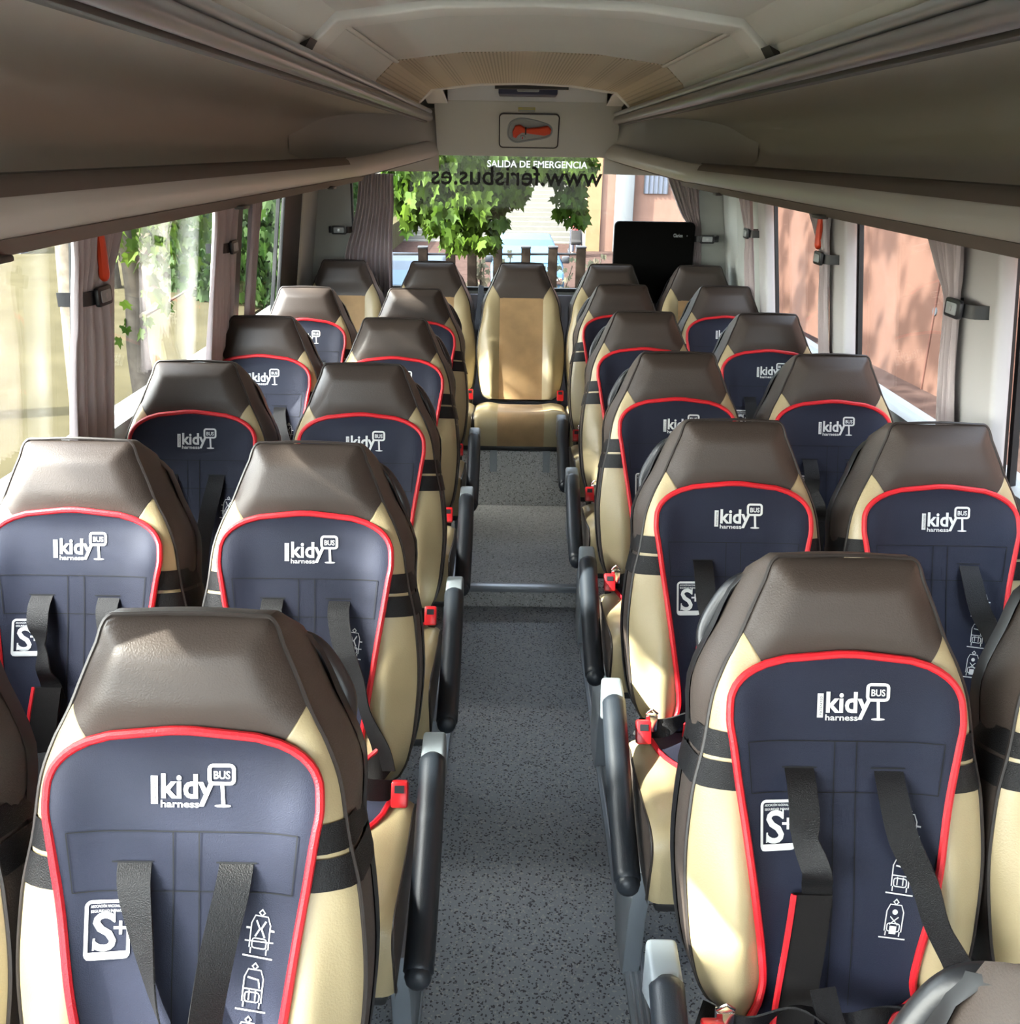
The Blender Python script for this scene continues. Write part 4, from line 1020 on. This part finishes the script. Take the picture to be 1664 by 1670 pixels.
# vehicles behind
def car(label, name, loc, w, h, ln, body, seed=0, rot=0):
    o = empty(name, label, 'car', loc); o.rotation_euler.z = rot
    mb = MB()
    prof = [(0, .35), (.02, .75), (.15, .95), (ln*.25, 1.05), (ln*.42, h*.98), (ln*.55, h), (ln*.88, h*.97), (ln*.99, h*.65), (ln, .4)]
    hwf = lambda z: w/2*(1 if z < 1.05 else 1-.28*(z-1.05)/(h-1.05))
    for s in (1,):
        mb.prism(prof, lambda y, z: (-hwf(z), y, z), lambda y, z: (hwf(z), y, z))
    mb.build('body', body, o, bevel=.06, seg=3)
    mb = MB(); y0, y1 = ln*.25, ln*.42; z0, z1 = 1.07, h*.96
    mb.add([(-hwf(z0)*.9, y0+.0-.015, z0), (hwf(z0)*.9, y0-.015, z0), (hwf(z1)*.88, y1-.03, z1), (-hwf(z1)*.88, y1-.03, z1), (-hwf(z0)*.9, y0+.05, z0), (hwf(z0)*.9, y0+.05, z0), (hwf(z1)*.88, y1+.03, z1), (-hwf(z1)*.88, y1+.03, z1)], [(0, 1, 2, 3), (4, 7, 6, 5), (0, 4, 5, 1), (1, 5, 6, 2), (2, 6, 7, 3), (3, 7, 4, 0)])
    mb.build('windscreen', mat('car_glass', (.03, .07, .11), .3, spec=.4), o, smooth=False)
    for s in (-1, 1):
        mb = MB(); mb.box(s*w/2*.98-.02*(s < 0)*0, s*w/2*.98+s*.2, ln*.28, ln*.32, 1.05, 1.22); mb.build('wing_mirror', 'black', o, bevel=.03)
        mb = MB(); mb.tube([(s*(w/2-.04), ln*.17, .34), (s*(w/2-.24), ln*.17, .34)], .34, 18); mb.build('wheel', 'black', o, bevel=.02)
        mb = MB(); mb.tube([(s*(w/2-.04), ln*.80, .34), (s*(w/2-.24), ln*.80, .34)], .34, 18); mb.build('wheel', 'black', o, bevel=.02)
        mb = MB(); mb.box(s*w*.38-.16, s*w*.38+.16, -.03, .1, .68, .84); mb.build('headlamp', 'chrome', o, bevel=.03)
    mb = MB(); mb.box(-w*.22, w*.22, -.02, .05, .55, .8); mb.build('grille', 'black', o, bevel=.01)
    mb = MB(); mb.box(-.26, .26, -.03, .0, .42, .53); mb.build('number_plate', 'white', o, smooth=False)
    return o
p = ray(862, 400, 23.5)
car('pale blue car parked facing the bus, seen above the middle rear seat', 'car', (p.x, 23.5, SZ), 1.78, 1.62, 4.3, mat('pale_blue_paint', (.02, .05, .085), .45, spec=.3))
p = ray(655, 400, 19.0)
car('white and blue parked car behind the leaves at the rear window\'s left', 'car', (p.x, 19.0, SZ), 1.8, 1.5, 4.3, mat('silver_blue_paint', (.035, .05, .07), .45, spec=.3))
# person with a stroller
pp = ray(938, 395, 37.5)
per = empty('person', 'person in a red top standing behind a stroller near the orange building', 'person', (pp.x, 37.5, SZ))
def skin_body(o):
    me = bpy.data.meshes.new('body'); J = [((0, 0, .95), .14), ((0, 0, 1.15), .13), ((0, 0, 1.36), .15), ((0, 0, 1.48), .06), ((0, -.01, 1.60), .10), ((0, -.01, 1.70), .08),
        ((.09, 0, .88), .10), ((.10, -.02, .48), .065), ((.10, 0, .08), .045), ((.10, -.12, .04), .035), ((-.09, 0, .88), .10), ((-.10, .02, .48), .065), ((-.10, .05, .08), .045), ((-.10, -.07, .04), .035),
        ((.19, 0, 1.38), .06), ((.22, -.03, 1.12), .045), ((.18, -.25, .98), .035), ((.17, -.33, .98), .035), ((-.19, 0, 1.38), .06), ((-.22, -.03, 1.12), .045), ((-.18, -.25, .98), .035), ((-.17, -.33, .98), .035)]
    E_ = [(0, 1), (1, 2), (2, 3), (3, 4), (4, 5), (0, 6), (6, 7), (7, 8), (8, 9), (0, 10), (10, 11), (11, 12), (12, 13), (2, 14), (14, 15), (15, 16), (16, 17), (2, 18), (18, 19), (19, 20), (20, 21)]
    me.from_pydata([j[0] for j in J], E_, [])
    ob = link('body', me, o); md = ob.modifiers.new('skin', 'SKIN')
    for i, j in enumerate(J): me.skin_vertices[0].data[i].radius = (j[1], j[1])
    me.skin_vertices[0].data[0].use_root = True
    s2 = ob.modifiers.new('sub', 'SUBSURF'); s2.levels = 1; s2.render_levels = 2
    me.materials.append(mat('skin_tone', (.45, .28, .2), .6)); return ob
skin_body(per)
mb = MB(); mb.tube([(0, 0, .86), (0, 0, 1.0), (0, 0, 1.2), (0, 0, 1.38), (0, 0, 1.47)], [.185, .165, .155, .20, .10], 14, flat=.8); 
for s in (-1, 1): mb.tube([(s*.15, 0, 1.40), (s*.225, -.02, 1.2), (s*.23, -.03, 1.1)], [.085, .065, .06], 10)
mb.build('top', mat('red_cotton', (.30, .03, .03), .8), per)
mb = MB()
for s in (-1, 1): mb.tube([(s*.07, 0, .92), (s*.10, 0, .5), (s*.10, .02, .12)], [.13, .09, .07], 12)
mb.build('trousers', mat('dark_trousers', (.05, .05, .07), .8), per)
mb = MB(); mb.ball((0, .015, 1.68), .115, 12, (1, 1, 1.05)); mb.build('hair', mat('dark_hair', (.03, .02, .015), .7), per)
stl = empty('stroller', 'dark small stroller with wheels pushed by the person in red', 'stroller', (pp.x, 36.95, SZ))
mb = MB()
for s in (-1, 1): mb.tube([(s*.22, .22, 1.0), (s*.22, .05, .6), (s*.24, -.3, .15)], .018, 6); mb.tube([(s*.22, .05, .6), (s*.24, .25, .15)], .018, 6)
mb.tube([(-.22, .22, 1.0), (.22, .22, 1.0)], .02, 6); mb.build('frame', 'black', stl)
mb = MB(); mb.prism([(-.25, .45), (.12, .40), (.15, .85), (.02, .95), (-.08, .6), (-.28, .55)], lambda y, z: (-.19, y, z), lambda y, z: (.19, y, z)); mb.build('seat', 'hip', stl, bevel=.03)
for x in (-.26, .26):
    for y in (-.3, .25):
        mb = MB(); mb.tube([(x-.02, y, .13), (x+.02, y, .13)], .13, 14); mb.build('wheel', 'black', stl, bevel=.01)
# low slatted fence with pots behind the bus
for i, px in enumerate((735, 770, 812, 858, 902, 948, 690)):
    p = ray(px, 410, 9.6); o = empty('fence_post', 'dark brown square wooden fence post behind the rear window glass', 'post', (p.x, 9.6, GZ+.02), 'fence posts behind the bus')
    mb = MB(); mb.box(-.045, .045, -.045, .045, 0, p.z+.01-GZ); mb.build('post', mat('dark_wood', (.012, .009, .007), .8, spec=0, noise=.2, nscale=20), o, bevel=.006)
    mb = MB(); mb.box(-.05, .05, -.05, .05, p.z+.01-GZ, p.z+.03-GZ); mb.build('post_cap', 'seal', o, bevel=.006)
a = ray(640, 412, 9.6); b = ray(952, 412, 9.6)
mb = MB(); mb.tube([(a.x, 9.66, a.z-.02), (b.x, 9.66, b.z-.02)], .012, 6); mb.tube([(a.x, 9.66, a.z-.6), (b.x, 9.66, b.z-.6)], .012, 6)
o = mb.build('fence_rail', 'seal'); tag(o, 'thin dark rails running along the row of fence posts', 'rail')
M['paleleaf'] = leafmat('pale_leaves', (.12, .13, .10))
rnd = random.Random(4)
for i, px in enumerate((785, 832, 965, 898)):
    p = ray(px, 440, 9.9); base = Vector((p.x, 9.9, GZ+.02))
    o = empty('shrub', ['pale leafy shrub between the second and third fence posts', 'pale leafy shrub between the third and fourth fence posts', 'pale leafy shrub at the right end of the fence', 'pale leafy shrub by the fifth fence post'][i], 'shrub', base)
    mb = MB(); lf = MB()
    for _ in range(14):
        a = rnd.uniform(0, 2*PI); tip = Vector((math.cos(a)*.22*rnd.random(), math.sin(a)*.15, p.z-GZ-.02+rnd.uniform(-.25, .12)))
        pts = spline([(0, 0, 0), (tip.x*.3, tip.y*.3, tip.z*.6), tip], 4); mb.tube(pts, .006, 4)
        for q in pts[3:]:
            for _ in range(3): leaf(lf, q+Vector((rnd.gauss(0, .03), rnd.gauss(0, .03), rnd.gauss(0, .03))), .06, rnd)
    mb.build('stems', 'bark', o); lf.build('leaves', 'paleleaf', o, smooth=False)
# buildings behind
M['terra2'] = mat('salmon_render', (.10, .060, .047), .85, spec=0, noise=.08, nscale=2)
M['ochre'] = mat('ochre_render', (.115, .075, .042), .85, spec=0, noise=.08, nscale=2)
M['pale'] = mat('pale_stone', (.085, .082, .074), .85, spec=0, noise=.05, nscale=2)
bld = empty('orange_building', 'orange rendered building with tall barred window behind the bus on the right', 'building', (4.5, 39, SZ))
mb = MB(); x0 = ray(962, 350, 38).x
mb.box(x0-4.5, 9, 0, 2.5, 0, 10); mb.build('facade', 'terra2', bld, smooth=False)
mb = MB(); mb.box(x0-4.5-.05, x0-4.5+.5, -.08, 0, 0, 9); mb.build('corner_strip', 'ochre', bld, smooth=False)
for k, px in enumerate((1068, 1150)):
    xx = ray(px, 330, 39).x-4.5
    mb = MB(); mb.box(xx-.45, xx+.45, -.06, .02, 2.2, 4.9); w_ = mb.build('window', mat('dark_window', (.10, .11, .14), .2), bld, smooth=False)
    mb = MB()
    for q in range(6): mb.box(xx-.45+.18*q-.02, xx-.45+.18*q+.02, -.12, -.08, 2.2, 4.9)
    mb.build('window_bars', 'black', w_, smooth=False)
mb = MB(); xx = ray(1020, 330, 38.5).x-4.5; mb.box(xx-.35, xx+.35, -.3, 0, 0, 9); mb.build('pilaster', mat('grey_stone', (.09, .095, .10), .8, spec=0), bld, bevel=.02)
st = empty('stone_steps', 'pale stone steps rising behind the parked car', 'steps', (0, 42, SZ))
mb = MB()
for k in range(14): mb.box(-9, x0-.1, .55*k, .55*k+.60, .17*k*0, .04+.17*k)
mb.build('treads', 'pale', st, smooth=False)
bl2 = empty('pale_building', 'pale stone building far behind the rear window above the steps', 'building', (-2, 52, SZ))
mb = MB(); mb.box(-25, 12, 0, 6, 0, 13); mb.build('facade', 'pale', bl2, smooth=False)
for k in range(9):
    mb = MB(); mb.box(-24+k*3.6, -22.6+k*3.6, -.05, .02, 3.2, 5.6); mb.build('window', 'grey', bl2, smooth=False)
# grey wall and bank far left
mb = MB(); mb.box(-26, -13, 26, 26.4, GZ, 1.6); o = mb.build('boundary_wall', mat('grey_render', (.10, .10, .11), .9, spec=0, noise=.2, nscale=1), smooth=False); tag(o, 'grey rendered boundary wall far behind the sandy ground on the left', 'wall')
